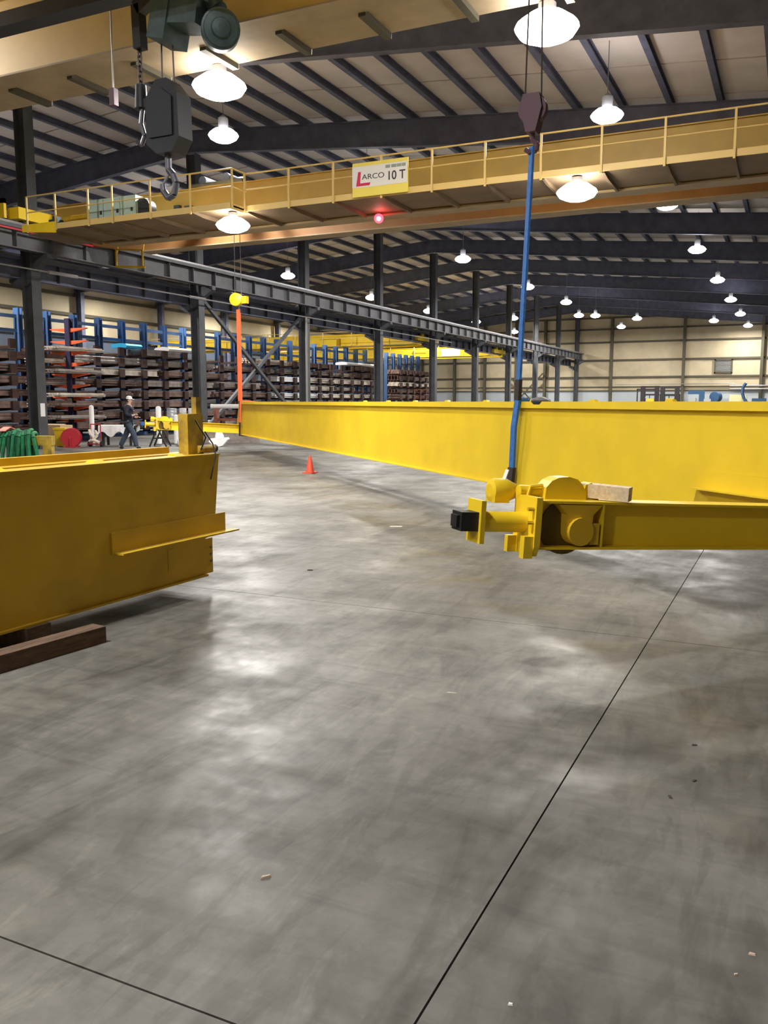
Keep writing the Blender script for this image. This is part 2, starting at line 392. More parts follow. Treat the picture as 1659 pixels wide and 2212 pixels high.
# runway beams
def runway(name, label, x, y0, y1, ztop, m='steel_beam'):
    t = thing(name, label, 'runway beam', (x, y0, ztop - .85))
    L_ = y1 - y0
    obj('bottom_flange', MB().box(-.17, .17, 0, L_, 0, .035), m, t)
    obj('web', MB().box(-.012, .012, 0, L_, .035, .70), m, t)
    obj('top_flange', MB().box(-.22, .22, 0, L_, .70, .74), m, t)
    obj('cap_channel', MB().box(-.22, -.2, 0, L_, .62, .70).box(.2, .22, 0, L_, .62, .70), m, t)
    obj('rail', MB().box(-.05, .05, 0, L_, .74, .77).box(-.02, .02, 0, L_, .77, .82).box(-.035, .035, 0, L_, .82, .85), 'steel_rail', t)
    st = MB().box(-.16, .16, -.01, .01, .04, .7).mesh('stiffener', 'steel_col')
    y = 1.0
    while y < L_ - .5:
        put('stiffener', st, t, (0, y, 0)); y += 1.505
    return t
runway('runway_beam', 'long grey crane runway beam receding along the column row', -22.95, 3.0, 103.0, 7.35)
runway('runway_beam', 'lower crane runway beam on the far side of the columns', -24.25, 3.0, 103.0, 6.62, 'steel_dark')
tag(obj('conduit', MB().tube((-23.0, 14, 5.95), (-23.0, 60, 5.93), .028, n=6).tube((-23.0, 22, 5.95), (-23.0, 23.3, 5.95), .06, n=6).tube((-23.0, 29.5, 5.95), (-23.0, 30.6, 5.95), .06, n=6), 'steel_rail'),
    'thin pale conduit running below the long runway beam', 'conduit')
tag(obj('power_rail', MB().box(-22.68, -22.64, 4, 24, 7.02, 7.08), 'red_paint'), 'thin red conductor rail on the runway beam at the left edge', 'rail')

# ------------------------------------------------------------------ high-bay lamps
lens_prof = [(.14, .20), (.30, .16), (.42, .06), (.46, 0.0), (.40, -.09), (.26, -.17), (.05, -.2)]  # wider than a real lens, so the lamp's bloom is part of the shape
lamp_lens = MB().lathe((0, 0, 0), (0, 0, 1), lens_prof, 20).mesh('lamp_lens', 'lamp_glass')
lamp_case = MB().lathe((0, 0, 0), (0, 0, 1), [(.13, .2), (.15, .24), (.15, .5), (.08, .56), (.03, .6)], 14).mesh('lamp_housing', 'lamp_case')
def lamp_light(parent, z, pw, col=LAMP_COL, r=.3):
    ld = bpy.data.lights.new('lamp_light', 'AREA'); ld.shape = 'DISK'; ld.size = 2 * r; ld.energy = pw; ld.color = col
    lo = bpy.data.objects.new('lamp_light', ld); COL.objects.link(lo); lo.parent = parent; lo.location = (0, 0, z); return lo
stem_cache = {}
def highbay(x, y, label, group, z=9.6):
    t = thing('high_bay_lamp', label, 'lamp', (x, y, z), group=group)
    put('lamp_lens', lamp_lens, t); put('lamp_housing', lamp_case, t)
    h = round(zroof(x) + .2 - z, 2)
    if h not in stem_cache: stem_cache[h] = MB().tube((0, 0, .58), (0, 0, h), .012, n=6).mesh('stem', 'lamp_case')
    put('stem', stem_cache[h], t)
    lamp_light(t, -.23, LAMP_W)
gr = 'lamps of the right-hand row'
highbay(-5.1, 13.3, 'high-bay lamp hidden above the picture, first of the right-hand row', gr)
highbay(-5.1, 1.1, 'high-bay lamp out of the picture right above the camera', gr)
highbay(-5.1, -10.9, 'high-bay lamp out of the picture behind the camera', gr)
highbay(-17.3, -1.9, 'high-bay lamp out of the picture behind the left girder', gr)
highbay(-17.3, 10.3, 'high-bay lamp out of the picture on the left, beside the near crane', gr)
for k, y in enumerate((25.6, 37.85, 49.4, 62.1, 74.3, 86.6, 100.0)):
    highbay(-5.2 + .06 * k, y, ['brightest right-hand high-bay lamp, just above the crane with the sign', 'second lamp of the right-hand row, directly under the crane girder', 'third lamp of the right-hand row going back', 'fourth lamp of the right-hand row going back', 'fifth lamp of the right-hand row going back', 'sixth lamp of the right-hand row going back', 'last and smallest lamp of the right-hand row'][k], gr)
gr = 'lamps of the middle row'
for x, y, l in ((-16.06, 22.48, 'glowing high-bay lamp below the larger one, left of the sign crane centre'), (-17.3, 34.7, 'high-bay lamp of the middle row hidden behind the crane with the sign'), (-17.36, 46.97, 'large lamp of the middle row left of the blue sling, below the crane'),
                (-17.34, 60.06, 'lamp of the middle row crossed by the blue sling'), (-17.12, 70.47, 'lamp of the middle row just right of the blue sling'), (-17.25, 82.5, 'right one of two lamps side by side, right of the blue sling'),
                (-18.6, 81.6, 'left one of two lamps side by side, right of the blue sling'), (-17.23, 95.8, 'lowest small lamp of the middle row by the far wall column'),
                (-14.17, 86.94, 'small lone lamp above the cream far wall, left of its middle column'), (-7.65, 92.7, 'small lone lamp above the far wall vent')):
    highbay(x, y, l, gr)
gr = 'lamps beyond the runway beam'
for x, y, l in ((-29.8, 36.2, 'high-bay lamp over the racks hidden behind the crane with the sign'), (-29.8, 24.1, 'high-bay lamp over the racks hidden behind the left crane end'), (-29.73, 48.26, 'largest lamp seen just above the runway beam, left of the third column'), (-30.0, 60.9, 'lamp above the runway beam beside the fourth column'), (-29.82, 72.0, 'lamp above the runway beam beside the fifth column'),
                (-29.4, 83.6, 'small lamp above the runway beam beside the sixth column'), (-29.6, 97.4, 'small round lamp just above the runway beam, left of the blue sling'), (-24.9, 81.6, 'small flat lamp touching the blue sling on its left')):
    highbay(x, y, l, gr)
gr = 'lamps over the storage aisle'
for x, y, l in ((-44.3, 38.55, 'lamp over the racks cut by the left picture edge'), (-44.6, 50.53, 'glowing lamp over the racks between the first two columns'), (-45.1, 65.05, 'lamp over the racks right under the yellow hook block'),
                (-45.0, 77.2, 'small lamp over the racks beside the third column'), (-45.1, 89.3, 'tiny lamp over the racks above the far yellow crane')):
    highbay(x, y, l, gr)

# lamp fixed under a crane walkway
cl_lens = MB().lathe((0, 0, 0), (0, 0, 1), [(.1, .22), (.26, .18), (.44, .05), (.47, 0), (.4, -.1), (.24, -.17), (.05, -.2)], 20).mesh('lamp_lens', 'lamp_warm')  # also oversize, with the bloom built into the lens shape
crane_case = MB().lathe((0, 0, 0), (0, 0, 1), [(.11, .2), (.13, .22), (.13, .33), (.04, .36)], 14).mesh('lamp_housing', 'lamp_case')
def crane_lamp(parent, x, y, z, ztop, pw):
    l = put('flood_lamp', crane_case, parent, (x, y, z)); put('lamp_lens', cl_lens, l)
    obj('stem', MB().tube((0, 0, .2), (0, 0, ztop - z), .02, n=6), 'lamp_case', l)
    lamp_light(l, -.22, pw)

# ------------------------------------------------------------------ crane with the sign
cr = thing('overhead_crane', 'yellow overhead travelling crane with handrail, sign and red lamp', 'crane', (0, 0, 0))
XA, XB = -22.7, 14.6
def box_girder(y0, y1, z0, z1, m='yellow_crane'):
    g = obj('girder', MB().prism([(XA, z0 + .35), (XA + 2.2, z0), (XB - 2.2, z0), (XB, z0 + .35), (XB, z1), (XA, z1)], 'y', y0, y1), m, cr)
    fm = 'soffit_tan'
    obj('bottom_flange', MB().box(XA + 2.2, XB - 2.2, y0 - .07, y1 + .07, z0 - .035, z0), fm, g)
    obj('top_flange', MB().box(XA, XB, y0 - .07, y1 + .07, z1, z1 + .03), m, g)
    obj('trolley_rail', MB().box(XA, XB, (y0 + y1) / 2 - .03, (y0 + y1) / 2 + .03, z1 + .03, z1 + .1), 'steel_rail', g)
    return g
box_girder(22.1, 22.55, 6.72, 8.03)
box_girder(23.75, 24.2, 6.72, 8.03, 'girder_bounce')
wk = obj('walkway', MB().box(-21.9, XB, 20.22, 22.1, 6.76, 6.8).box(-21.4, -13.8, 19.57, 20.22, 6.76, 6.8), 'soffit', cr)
obj('toe_plate', MB().box(-13.8, XB, 20.19, 20.22, 6.73, 6.88), 'yellow_rail', cr)
obj('toe_plate', MB().box(-21.4, -13.8, 19.54, 19.57, 6.69, 6.85).box(-13.83, -13.8, 19.57, 20.2, 6.69, 6.85), 'yellow_rail', cr)
for x in [-20.6 + 1.37 * k for k in range(26)]:
    y0 = 19.6 if x < -13.85 else 20.25
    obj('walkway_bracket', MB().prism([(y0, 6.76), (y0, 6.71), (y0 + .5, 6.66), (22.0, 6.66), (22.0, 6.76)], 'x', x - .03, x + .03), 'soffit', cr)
def railing(xs, y, z0, ztop, zmid):
    h = obj('top_rail', MB().tube((xs[0], y, ztop), (xs[-1], y, ztop), .022, n=8), 'yellow_rail', cr)
    obj('mid_rail', MB().tube((xs[0], y, zmid), (xs[-1], y, zmid), .018, n=8), 'yellow_rail', h)
    for x in xs: obj('rail_post', MB().box(x - .025, x + .025, y - .03, y + .005, z0, ztop), 'yellow_rail', h)
railing([-13.75, -12.36, -11.02, -9.65, -8.28, -6.92, -5.57, -4.19, -2.83, -1.42, 0.0, 1.4, 2.8, 4.2, 5.6, 7.0, 8.4, 9.8, 11.2, 12.6, 14.0], 20.17, 6.68, 7.7, 7.29)
railing([-21.15, -20.0, -18.72, -17.82, -16.45, -15.07, -13.7], 19.52, 6.65, 7.7, 7.24)
obj('top_rail', MB().tube((-13.7, 19.52, 7.7), (-13.7, 20.17, 7.7), .02, n=8).tube((-13.7, 19.52, 7.24), (-13.7, 20.17, 7.24), .018, n=8), 'yellow_rail', cr)
# end truck on the runway rail
et = obj('end_truck', MB().box(-23.2, -22.7, 20.6, 25.4, 7.42, 7.78), 'yellow', cr)
for y in (21.0, 25.0): obj('wheel', MB().tube((-23.05, y, 7.5), (-22.85, y, 7.5), .15, n=16), 'wheel_steel', et)
obj('end_stop', MB().box(-23.2, -22.95, 20.25, 20.35, 7.4, 8.0).box(-23.45, -22.95, 20.25, 20.35, 7.85, 8.0), 'yellow', et)
obj('end_plate', MB().hexa([(-21.4, 19.52, 6.7), (-20.05, 19.52, 6.58), (-20.05, 19.56, 6.58), (-21.4, 19.56, 6.7), (-21.4, 19.52, 6.9), (-20.05, 19.52, 6.9), (-20.05, 19.56, 6.9), (-21.4, 19.56, 6.9)]), 'yellow', cr)
# cabinets, motors on the platform
cb = obj('control_cabinet', MB().box(-19.25, -17.4, 20.0, 20.55, 6.82, 7.5), 'teal_cab', cr)
for a_, b_ in ((-19.2, -18.6), (-18.57, -17.97), (-17.94, -17.44)):
    d_ = obj('cabinet_door', MB().box(a_, b_, 19.97, 20.0, 6.87, 7.47), 'teal_cab', cb)
    obj('handle', MB().box(b_ - .1, b_ - .04, 19.94, 19.97, 7.05, 7.15), 'ink', d_)
obj('drive_motor', MB().tube((-20.2, 20.4, 7.08), (-19.4, 20.4, 7.08), .16, n=16).box(-20.1, -19.55, 20.3, 20.5, 6.8, 7.05).box(-20.5, -20.2, 20.3, 20.5, 6.95, 7.2), 'yellow_old', cr)
obj('cable_reel', MB().tube((-17.25, 20.1, 7.13), (-17.25, 20.4, 7.13), .28, n=20), 'hoist_dark', cr)
obj('brake_unit', MB().box(-20.9, -20.55, 20.1, 20.5, 6.8, 7.12).box(-20.85, -20.7, 20.2, 20.4, 7.12, 7.24), 'hoist_green', cr)
obj('switch_box', MB().box(-17.6, -17.4, 21.95, 22.08, 7.3, 7.6).box(-17.2, -16.95, 21.95, 22.08, 7.25, 7.55), 'hook_grey', cr)
# trolley
tr = obj('trolley_frame', MB().box(-17.3, -15.3, 22.3, 22.42, 8.15, 8.25).box(-17.3, -15.3, 23.9, 24.02, 8.15, 8.25).box(-17.3, -17.15, 22.4, 23.95, 8.15, 8.25).box(-15.45, -15.3, 22.4, 23.95, 8.15, 8.25), 'hoist_dark', cr)
obj('rope_drum', MB().tube((-16.9, 22.5, 8.38), (-16.9, 23.8, 8.38), .14, n=16), 'hoist_dark', tr)
obj('hoist_motor', MB().tube((-15.95, 22.4, 8.38), (-15.95, 23.0, 8.38), .12, n=14).box(-16.15, -15.7, 23.0, 23.4, 8.25, 8.5), 'hoist_dark', tr)
# sign
SX, SY, SZ = -10.43, 20.1, 6.75     # lower left corner of the sign
sg = obj('sign_board', MB().box(SX, SX + 1.54, SY, SY + .03, SZ, SZ + .82), 'sign_yellow', cr)
obj('sign_panel', MB().box(SX, SX + 1.52, SY - .01, SY, SZ + .22, SZ + .73), 'white_paint', sg)
def text(s, size, loc, m, parent, ext=.002, sx=1.0, shear=0.0, bold=0.0):
    c = bpy.data.curves.new('lettering', 'FONT'); c.body = s; c.size = size; c.extrude = ext; c.shear = shear; c.offset = bold
    t = bpy.data.objects.new('lettering', c); COL.objects.link(t); bpy.context.view_layer.update()
    me = bpy.data.meshes.new_from_object(t.evaluated_get(bpy.context.evaluated_depsgraph_get())); bpy.data.objects.remove(t)
    me.materials.clear(); me.materials.append(M[m]); o = put('lettering', me, parent, loc, (R(90), 0, 0)); o.scale = (sx, 1, 1); return o
def letter_L():
    q = [(.11, .255), (.49, .255), (.51, .322), (.225, .322), (.245, .6), (.17, .6)]
    return MB().prism([(SX + a, SZ + b) for a, b in q], 'y', SY - .014, SY - .01)
obj('red_letter', letter_L(), 'sign_red', sg)
text('ARCO', .18, (SX + .275, SY - .013, SZ + .405), 'ink', sg, sx=1.25)
text('10 T', .295, (SX + .965, SY - .013, SZ + .33), 'ink', sg, sx=.92, bold=.004)
for (a, b) in ((.93, 1.06), (1.09, 1.23), (1.24, 1.37), (1.38, 1.48)):
    obj('faded_print', MB().box(SX + a, SX + b, SY - .013, SY - .01, SZ + .615, SZ + .69), 'ink_green', sg)
# red lamp
rl = obj('warning_lamp', MB().lathe((0, 0, 0), (.35, -.85, -.3), [(.02, .0), (.1, .02), (.13, .09), (.1, .15), (.03, .17)], 16), 'red_glow', cr, (-10.6, 22.0, 6.62))
obj('lamp_core', MB().lathe((.06, -.145, -.05), (.35, -.85, -.3), [(.01, 0), (.055, .01), (.05, .03), (.01, .04)], 12), 'lamp_warm', rl)
obj('lamp_bracket', MB().tube((0, 0, 0), (0, .25, .25), .03, n=8), 'hoist_dark', rl)
ld = bpy.data.lights.new('warning_glow', 'POINT'); ld.energy = 5; ld.color = (1, .02, .06); ld.shadow_soft_size = .06
lo = bpy.data.objects.new('warning_glow', ld); COL.objects.link(lo); lo.parent = rl; lo.location = (.22, -.28, -.05)
crane_lamp(cr, -14.16, 20.17, 6.4, 6.8, CRANE_W)
crane_lamp(cr, -4.8, 20.5, 6.4, 6.8, CRANE_W)
# ladder cage below the end
lc = thing('access_guard', 'small yellow guard frame hanging below the left crane end', 'guard', (-20.0, 22.6, 0))
a = .55
obj('frame', MB().bar((-a, 0, 6.05), (-a, 0, 6.6), .05, .05, (0, 1, 0)).bar((a, 0, 6.0), (a, 0, 6.5), .05, .05, (0, 1, 0)).bar((-a, 0, 6.6), (a, 0, 6.5), .05, .05).bar((-a, 0, 6.05), (a + .1, 0, 5.95), .06, .06), 'yellow_old', lc)
obj('hanger', MB().tube((-a, .05, 6.5), (-a, .1, 6.75), .02, n=6).tube((a, .05, 6.5), (a, .1, 6.75), .02, n=6), 'yellow_old', lc)

# ------------------------------------------------------------------ nearest crane, cut by the top of the picture
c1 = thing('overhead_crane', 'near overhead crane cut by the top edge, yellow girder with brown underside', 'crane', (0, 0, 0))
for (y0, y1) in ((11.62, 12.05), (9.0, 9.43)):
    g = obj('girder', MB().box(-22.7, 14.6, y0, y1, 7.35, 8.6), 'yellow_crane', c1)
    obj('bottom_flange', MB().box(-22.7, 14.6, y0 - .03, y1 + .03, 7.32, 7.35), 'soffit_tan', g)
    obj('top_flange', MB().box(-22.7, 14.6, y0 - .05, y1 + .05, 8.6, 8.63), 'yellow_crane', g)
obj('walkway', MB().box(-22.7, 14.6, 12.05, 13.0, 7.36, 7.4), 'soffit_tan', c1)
for k in range(24):
    x = -20.6 + 1.45 * k
    obj('walkway_bracket', MB().box(x - .06, x + .06, 12.08, 13.0, 7.27, 7.36), 'girt', c1)
    obj('bracket_tip', MB().box(x - .03, x + .03, 12.98, 13.06, 7.3, 7.48), 'steel_rail', c1)
h = obj('top_rail', MB().tube((-22.6, 12.97, 8.4), (14.5, 12.97, 8.4), .022, n=8), 'yellow_rail', c1)
for k in range(24): obj('rail_post', MB().box(-20.6 + 1.45 * k - .025, -20.6 + 1.45 * k + .025, 12.95, 12.99, 7.4, 8.4), 'yellow_rail', h)
et1 = obj('end_truck', MB().box(-23.2, -22.7, 8.6, 13.4, 7.42, 7.8), 'yellow', c1)
crane_lamp(c1, -9.3, 12.93, 7.02, 7.37, CRANE_W * 1.0)
crane_lamp(c1, -3.55, 13.0, 7.0, 7.37, CRANE_W * 1.0)
# hoist trolley
ho = thing('electric_hoist', 'dark green electric hoist hanging under the nearest crane, top left', 'hoist', (-8.1, 10.55, 7.0))
obj('trolley_beam', MB().box(-5.5, 1.0, -.1, .1, .5, .72).box(-5.5, 1.0, -.16, .16, .47, .5), 'hoist_dark', ho)
obj('hoist_body', MB().obox((0.0, 0, .18), (.72, .5, .6), Euler((0, R(10), 0)).to_matrix()).obox((-.3, 0, .1), (.3, .55, .75), Euler((0, R(14), 0)).to_matrix()), 'hoist_green', ho)
obj('drum_cover', MB().lathe((.48, .1, -.2), (.6, -.78, -.2), [(.2, -.1), (.27, -.06), (.27, .2), (.24, .21), (.23, .24), (.14, .25), (.12, .3), (.04, .31)], 30), 'hoist_green', ho)
obj('motor', MB().tube((.05, .1, .55), (.5, .05, .05), .13, n=14), 'hoist_green', ho)
obj('motor_edge', MB().bar((.2, -.12, .55), (.45, -.15, .12), .05, .05), 'steel_rail', ho)
obj('chain_guide', MB().bar((-.62, 0, .45), (-.9, 0, .3), .16, .2).bar((-.9, 0, .35), (-.88, 0, -.25), .14, .16, (0, 1, 0)), 'hoist_dark', ho)
hb = thing('hook_block', 'dark lower hook block with hook hanging on a chain, top left', 'hook block', (-8.5, 10.55, 5.3))
obj('block_body', MB().prism([(-.3, .05), (-.12, -.1), (.16, -.1), (.3, .1), (.28, .7), (.1, .92), (-.1, .92), (-.28, .7)], 'y', -.16, .16), 'hoist_dark', hb)
for y in (-.19, .17): obj('side_plate', MB().prism([(-.22, .12), (.2, .12), (.2, .65), (0, .8), (-.22, .65)], 'y', y, y + .03), 'hoist_dark', hb)
hp = [(-.03, 0, -.1), (-.03, 0, -.3), (.05, 0, -.38), (.1, 0, -.5), (.06, 0, -.66), (-.05, 0, -.7), (-.13, 0, -.6), (-.14, 0, -.5)]
obj('hook', MB().path(hp, .05, 10), 'hook_grey', hb)
obj('latch', MB().bar((-.14, 0, -.5), (.02, 0, -.3), .03, .03), 'hook_grey', hb)
def chain(parent, x, y, z0, z1, link=.09):
    n = int((z1 - z0) / (link * .72))
    for k in range(n):
        z = z0 + (k + .5) * (z1 - z0) / n; mb = MB()
        dx, dy = ((.03, 0) if k % 2 else (0, .03))
        mb.path([(x - dx, y - dy, z - .04), (x + dx, y + dy, z - .04), (x + dx, y + dy, z + .04), (x - dx, y - dy, z + .04), (x - dx, y - dy, z - .04)], .013, 6)
        obj('chain_link', mb, 'chain', parent)
chain(hb, -.52, .02, .95, 1.5)
obj('chain_bucket', MB().tube((-.5, 0, .62), (-.5, 0, .95), .1, .08, n=12), 'hoist_dark', hb)
obj('yoke', MB().bar((-.52, 0, .66), (-.1, 0, .72), .1, .12), 'hoist_dark', hb)
obj('small_hook', MB().path([(-.48, 0, .62), (-.5, -.02, .4), (-.44, -.02, .22), (-.5, -.02, .1), (-.58, -.02, .16)], .035, 8), 'hook_grey', hb)
obj('wire_rope', MB().tube((.12, 0, .9), (.05, .05, 2.2), .012, n=6).tube((-.1, 0, .9), (-.12, .05, 2.2), .012, n=6), 'chain', hb)
pe = thing('pendant_control', 'small dark red pendant control hanging on a cable, top left', 'pendant', (-10.2, 11.3, 6.35))
obj('cable', MB().tube((0, 0, .25), (0, 0, 1.6), .012, n=6), 'steel_rail', pe)
obj('control_box', MB().box(-.05, .05, -.05, .05, 0, .26), 'hook_maroon', pe)
obj('cable_clamp', MB().tube((-.09, 0, 1.5), (.09, 0, 1.5), .035, n=8), 'white_paint', pe)

# ------------------------------------------------------------------ suspended yellow girder with its two end trucks
U = Vector((.712, -.702, 0)).normalized(); V = Vector((.702, .712, 0)).normalized()
ROLL = -R(3.4)
GB = Vector((-16.256, 23.277, .54))
gd = thing('bridge_girder', 'long bright yellow crane girder hanging in slings across the middle', 'girder', GB, (ROLL, 0, math.atan2(U.y, U.x)))
GM = Matrix.Translation(GB) @ Euler((ROLL, 0, math.atan2(U.y, U.x))).to_matrix().to_4x4()
def GL(x, y, z): return GM @ Vector((x, y, z))
GLEN = 23.35
obj('web', MB().box(0.35, GLEN, 0, .014, .02, 1.0).box(0.35, GLEN, .40, .414, .02, 1.0), 'yellow', gd)
obj('bottom_flange', MB().box(0.35, GLEN, -.04, .45, 0, .02), 'yellow', gd)
obj('top_flange', MB().box(0.3, GLEN, -.05, .46, 1.0, 1.012).box(.3, GLEN, -.05, -.035, .985, 1.0).box(0.3, GLEN, -.05, -.036, 1.012, 1.062), 'yellow', gd)
obj('rail', MB().box(0.3, GLEN, .17, .25, 1.012, 1.03).box(.3, GLEN, .195, .225, 1.03, 1.062), 'yellow_old', gd)
clip = MB().hexa([(-.07, -.045, 1.055), (.07, -.045, 1.055), (.07, -.0, 1.055), (-.07, 0, 1.055), (-.04, -.045, 1.083), (.04, -.045, 1.083), (.04, 0, 1.083), (-.04, 0, 1.083)]).mesh('rail_clip', 'yellow')
for k in range(9): put('rail_clip', clip, gd, (12.6 + k * 1.25, 0, 0))
obj('end_plate', MB().prism([(-.62, .32), (.35, .32), (.35, 1.0), (.0, 1.0), (-.05, 1.27), (-.16, 1.42), (-.2, 1.27), (-.34, 1.27), (-.36, 1.0)], 'y', 0, .03).box(-.55, .35, .03, .3, .32, .36).box(-.02, .35, .03, .37, .02, .32), 'yellow', gd)
obj('shelf_angle', MB().box(21.9, 23.25, -.02, -.008, .31, .46).box(21.78, 23.25, -.12, -.008, .30, .312), 'yellow', gd)
obj('lifting_lug', MB().tube((2.0, -.02, .82), (2.0, 0, .82), .03, n=10), 'yellow_old', gd)
def end_truck(parent, x, s, bumper):
    # beam lies along local y from -2.7 to 1.4; s = +1: outer face towards +x
    t = obj('end_truck', MB().box(x - .1, x + .1, -2.6, 1.4, .04, .055).box(x - .1, x + .1, -2.62, 1.4, .315, .33).box(x - .012, x + .012, -2.6, 1.4, .055, .315).box(x - .09, x - .08, -1.9, 1.4, .055, .315), 'yellow', parent)
    obj('end_plate', MB().prism([(-.13, .06), (-.1, -.0), (.1, -.0), (.13, .06), (.13, .35), (-.13, .35)], 'y', -2.66, -2.62), 'yellow', t, (x, 0, 0))
    obj('rail_sweep', MB().prism([(.07, -.01), (.12, -.01), (.12, .12), (.07, .12)], 'y', -2.72, -2.66), 'yellow', t, (x, 0, 0))
    obj('wheel', MB().lathe((x - .045, -2.4, .165), (1, 0, 0), [(.1, -.075), (.165, -.07), (.165, -.05), (.145, -.045), (.145, .045), (.165, .05), (.165, .07), (.1, .075)], 28), 'wheel_steel', t)
    obj('bearing_housing', MB().tube((x + .02, -2.34, .15), (x + .125, -2.34, .15), .085, n=20).prism([(-2.425, .15), (-2.255, .15), (-2.25, .25), (-2.19, .31), (-2.49, .31), (-2.43, .25)], 'x', x + .03, x + .1).box(x + .02, x + .1, -2.26, -2.2, .07, .2), 'yellow_old', t)
    obj('rail_sweep', MB().prism([(-.12, -.0), (-.08, -.0), (-.08, .1), (-.12, .1)], 'y', -2.72, -2.66), 'yellow', t, (x, 0, 0))
    obj('web_stiffener', MB().box(x + .012, x + .09, -2.18, -2.165, .055, .315), 'yellow', t)
    obj('buffer_tube', MB().tube((x - .01, -2.96, .19), (x - .01, -2.64, .19), .062, n=20), 'yellow', t)
    obj('buffer_plate', MB().box(x - .1, x + .08, -2.99, -2.96, .07, .32), 'yellow', t)
    obj('bumper', MB().box(x - .075, x + .055, -3.1, -2.99, .14, .25).box(x - .05, x + .03, -3.12, -3.1, .16, .23), bumper, t)
    obj('drive_motor', MB().lathe((x - .19, -2.78, .36), (0, 1, 0), [(.04, -.03), (.07, -.02), (.075, 0), (.075, .08), (.06, .11), (.04, .16)], 20).box(x - .25, x - .13, -2.8, -2.7, .29, .36), 'yellow', t)
    obj('gear_case', MB().prism([(-2.52, .33), (-2.515, .40), (-2.48, .44), (-2.43, .462), (-2.36, .468), (-2.30, .455), (-2.26, .42), (-2.235, .375), (-2.23, .33)], 'x', x - .14, x - .02).prism([(-2.24, .33), (-2.22, .42), (-2.18, .435), (-2.15, .40), (-2.12, .33)], 'x', x - .14, x - .05), 'yellow', t)
    obj('drive_shaft', MB().tube((x - .1, -2.66, .37), (x - .1, -2.5, .37), .035, n=12).path([(x - .06, -2.62, .33), (x - .06, -2.6, .4), (x - .06, -2.52, .41)], .012, 6), 'yellow', t)
    for (yy, zz) in ((0, .1), (0, .2), (0, .28)):
        obj('bolt', MB().tube((x + .1, -2.7, zz), (x + .1, -2.66, zz), .012, n=6), 'yellow_old', t)
    return t
tn = end_truck(gd, 23.45, 1, 'rubber')
obj('tape_tag', MB().ribbon([(23.27, -2.72, .43), (23.27, -2.7, .49)], (1, 0, 0), .04, .004), 'white_cloth', tn)
end_truck(gd, -.1, 1, 'rubber_blue')
wb_ = obj('wood_block', MB().obox((0, 0, 0), (.1, .3, .085), Matrix.Identity(3)), 'wood_pale', None, GL(23.44, -2.1, .384), (ROLL, 0, math.atan2(U.y, U.x) - R(48)))
tag(wb_, 'pale wooden block lying on the near yellow end truck', 'block')

# blue sling
bs = thing('lifting_sling', 'long blue lifting sling with black sleeves on the near end of the girder', 'sling', GL(18.55, 0, 0))
bs_o = GL(18.55, 0, 0)
def rel(p): return Vector(p) - bs_o
HK = Vector((-2.99, 10.42, 4.62))
f_top = GL(18.55, -.075, 1.07); f_mid = GL(18.52, -.085, .75); f_low = GL(18.5, -.06, .25); f_bot = GL(18.48, -.06, -.02)
b_bot = GL(18.48, .47, -.02); b_top = GL(18.55, .48, 1.07)
def lerp(a, b, t): return a * (1 - t) + b * t
obj('strap', MB().ribbon([rel(HK), rel(lerp(HK, f_top, .5)), rel(f_top)], U, .085, .03), 'blue_sling', bs)
obj('strap', MB().ribbon([rel(f_top), rel(f_mid), rel(f_low), rel(f_bot)], U, .11, .03).ribbon([rel(f_bot), rel(b_bot)], U, .1, .02), 'blue_sling', bs)
obj('strap', MB().ribbon([rel(b_bot), rel(b_top), rel(GL(18.55, .2, 1.09)), rel(f_top)], U, .08, .03), 'blue_sling', bs)
obj('sleeve', MB().ribbon([rel(lerp(f_top, HK, .005)), rel(lerp(f_top, HK, .085))], U, .1, .045), 'black_sleeve', bs)
obj('sleeve', MB().ribbon([rel(lerp(f_bot, f_low, 1.0)), rel(f_bot)], U, .13, .045), 'black_sleeve', bs)
pad = obj('edge_pad', MB().lathe((0, 0, 0), (1, 0, 0), [(.01, -.22), (.04, -.18), (.06, -.05), (.06, .08), (.035, .2), (.01, .24)], 12), 'rubber', bs, rel(GL(18.95, .0, 1.06)), (0, 0, math.atan2(U.y, U.x)))
nh = thing('hook_block', 'blurred maroon hook block holding the blue sling', 'hook block', HK)
obj('block_body', MB().lathe((0, -.06, .42), (0, 1, 0), [(.04, 0), (.17, .01), (.17, .11), (.04, .12)], 22).prism([(-.13, .42), (-.06, .15), (.06, .15), (.13, .42), (.1, .58), (-.1, .58)], 'y', -.1, .1), 'hook_maroon', nh)
obj('hook', MB().path([(0, 0, .18), (0, 0, .08), (.06, 0, .02), (.05, 0, -.05), (-.02, 0, -.07), (-.08, 0, -.02)], .03, 8), 'hook_maroon', nh)
obj('wire_rope', MB().tube((-.1, 0, .5), (-.06, .05, 2.95), .01, n=6).tube((.1, 0, .5), (.06, .05, 2.95), .01, n=6), 'chain', nh)
# orange sling
FK = GL(.25, .0, 0); FK = Vector((FK.x, FK.y, 4.5))
os_o = GL(.25, 0, 0)
osl = thing('lifting_sling', 'orange lifting sling holding the far end of the yellow girder', 'sling', os_o)
rl2 = lambda p: Vector(p) - os_o
p1 = GL(.3, -.08, 1.08); p2 = GL(.28, -.06, -.02); p3 = GL(.28, .47, -.02); p4 = GL(.3, .48, 1.08)
obj('strap', MB().ribbon([rl2(FK), rl2(p1)], U + V, .12, .07), 'orange_sling', osl)
obj('strap', MB().ribbon([rl2(p1), rl2(lerp(p1, p2, .62))], U, .12, .04), 'orange_sling', osl)
obj('strap', MB().ribbon([rl2(p3), rl2(p4), rl2(GL(.3, .2, 1.1)), rl2(p1)], U, .12, .04), 'orange_sling', osl)
obj('sleeve', MB().ribbon([rl2(lerp(p1, p2, .62)), rl2(p2), rl2(p3)], U, .12, .04), 'black_sleeve', osl)
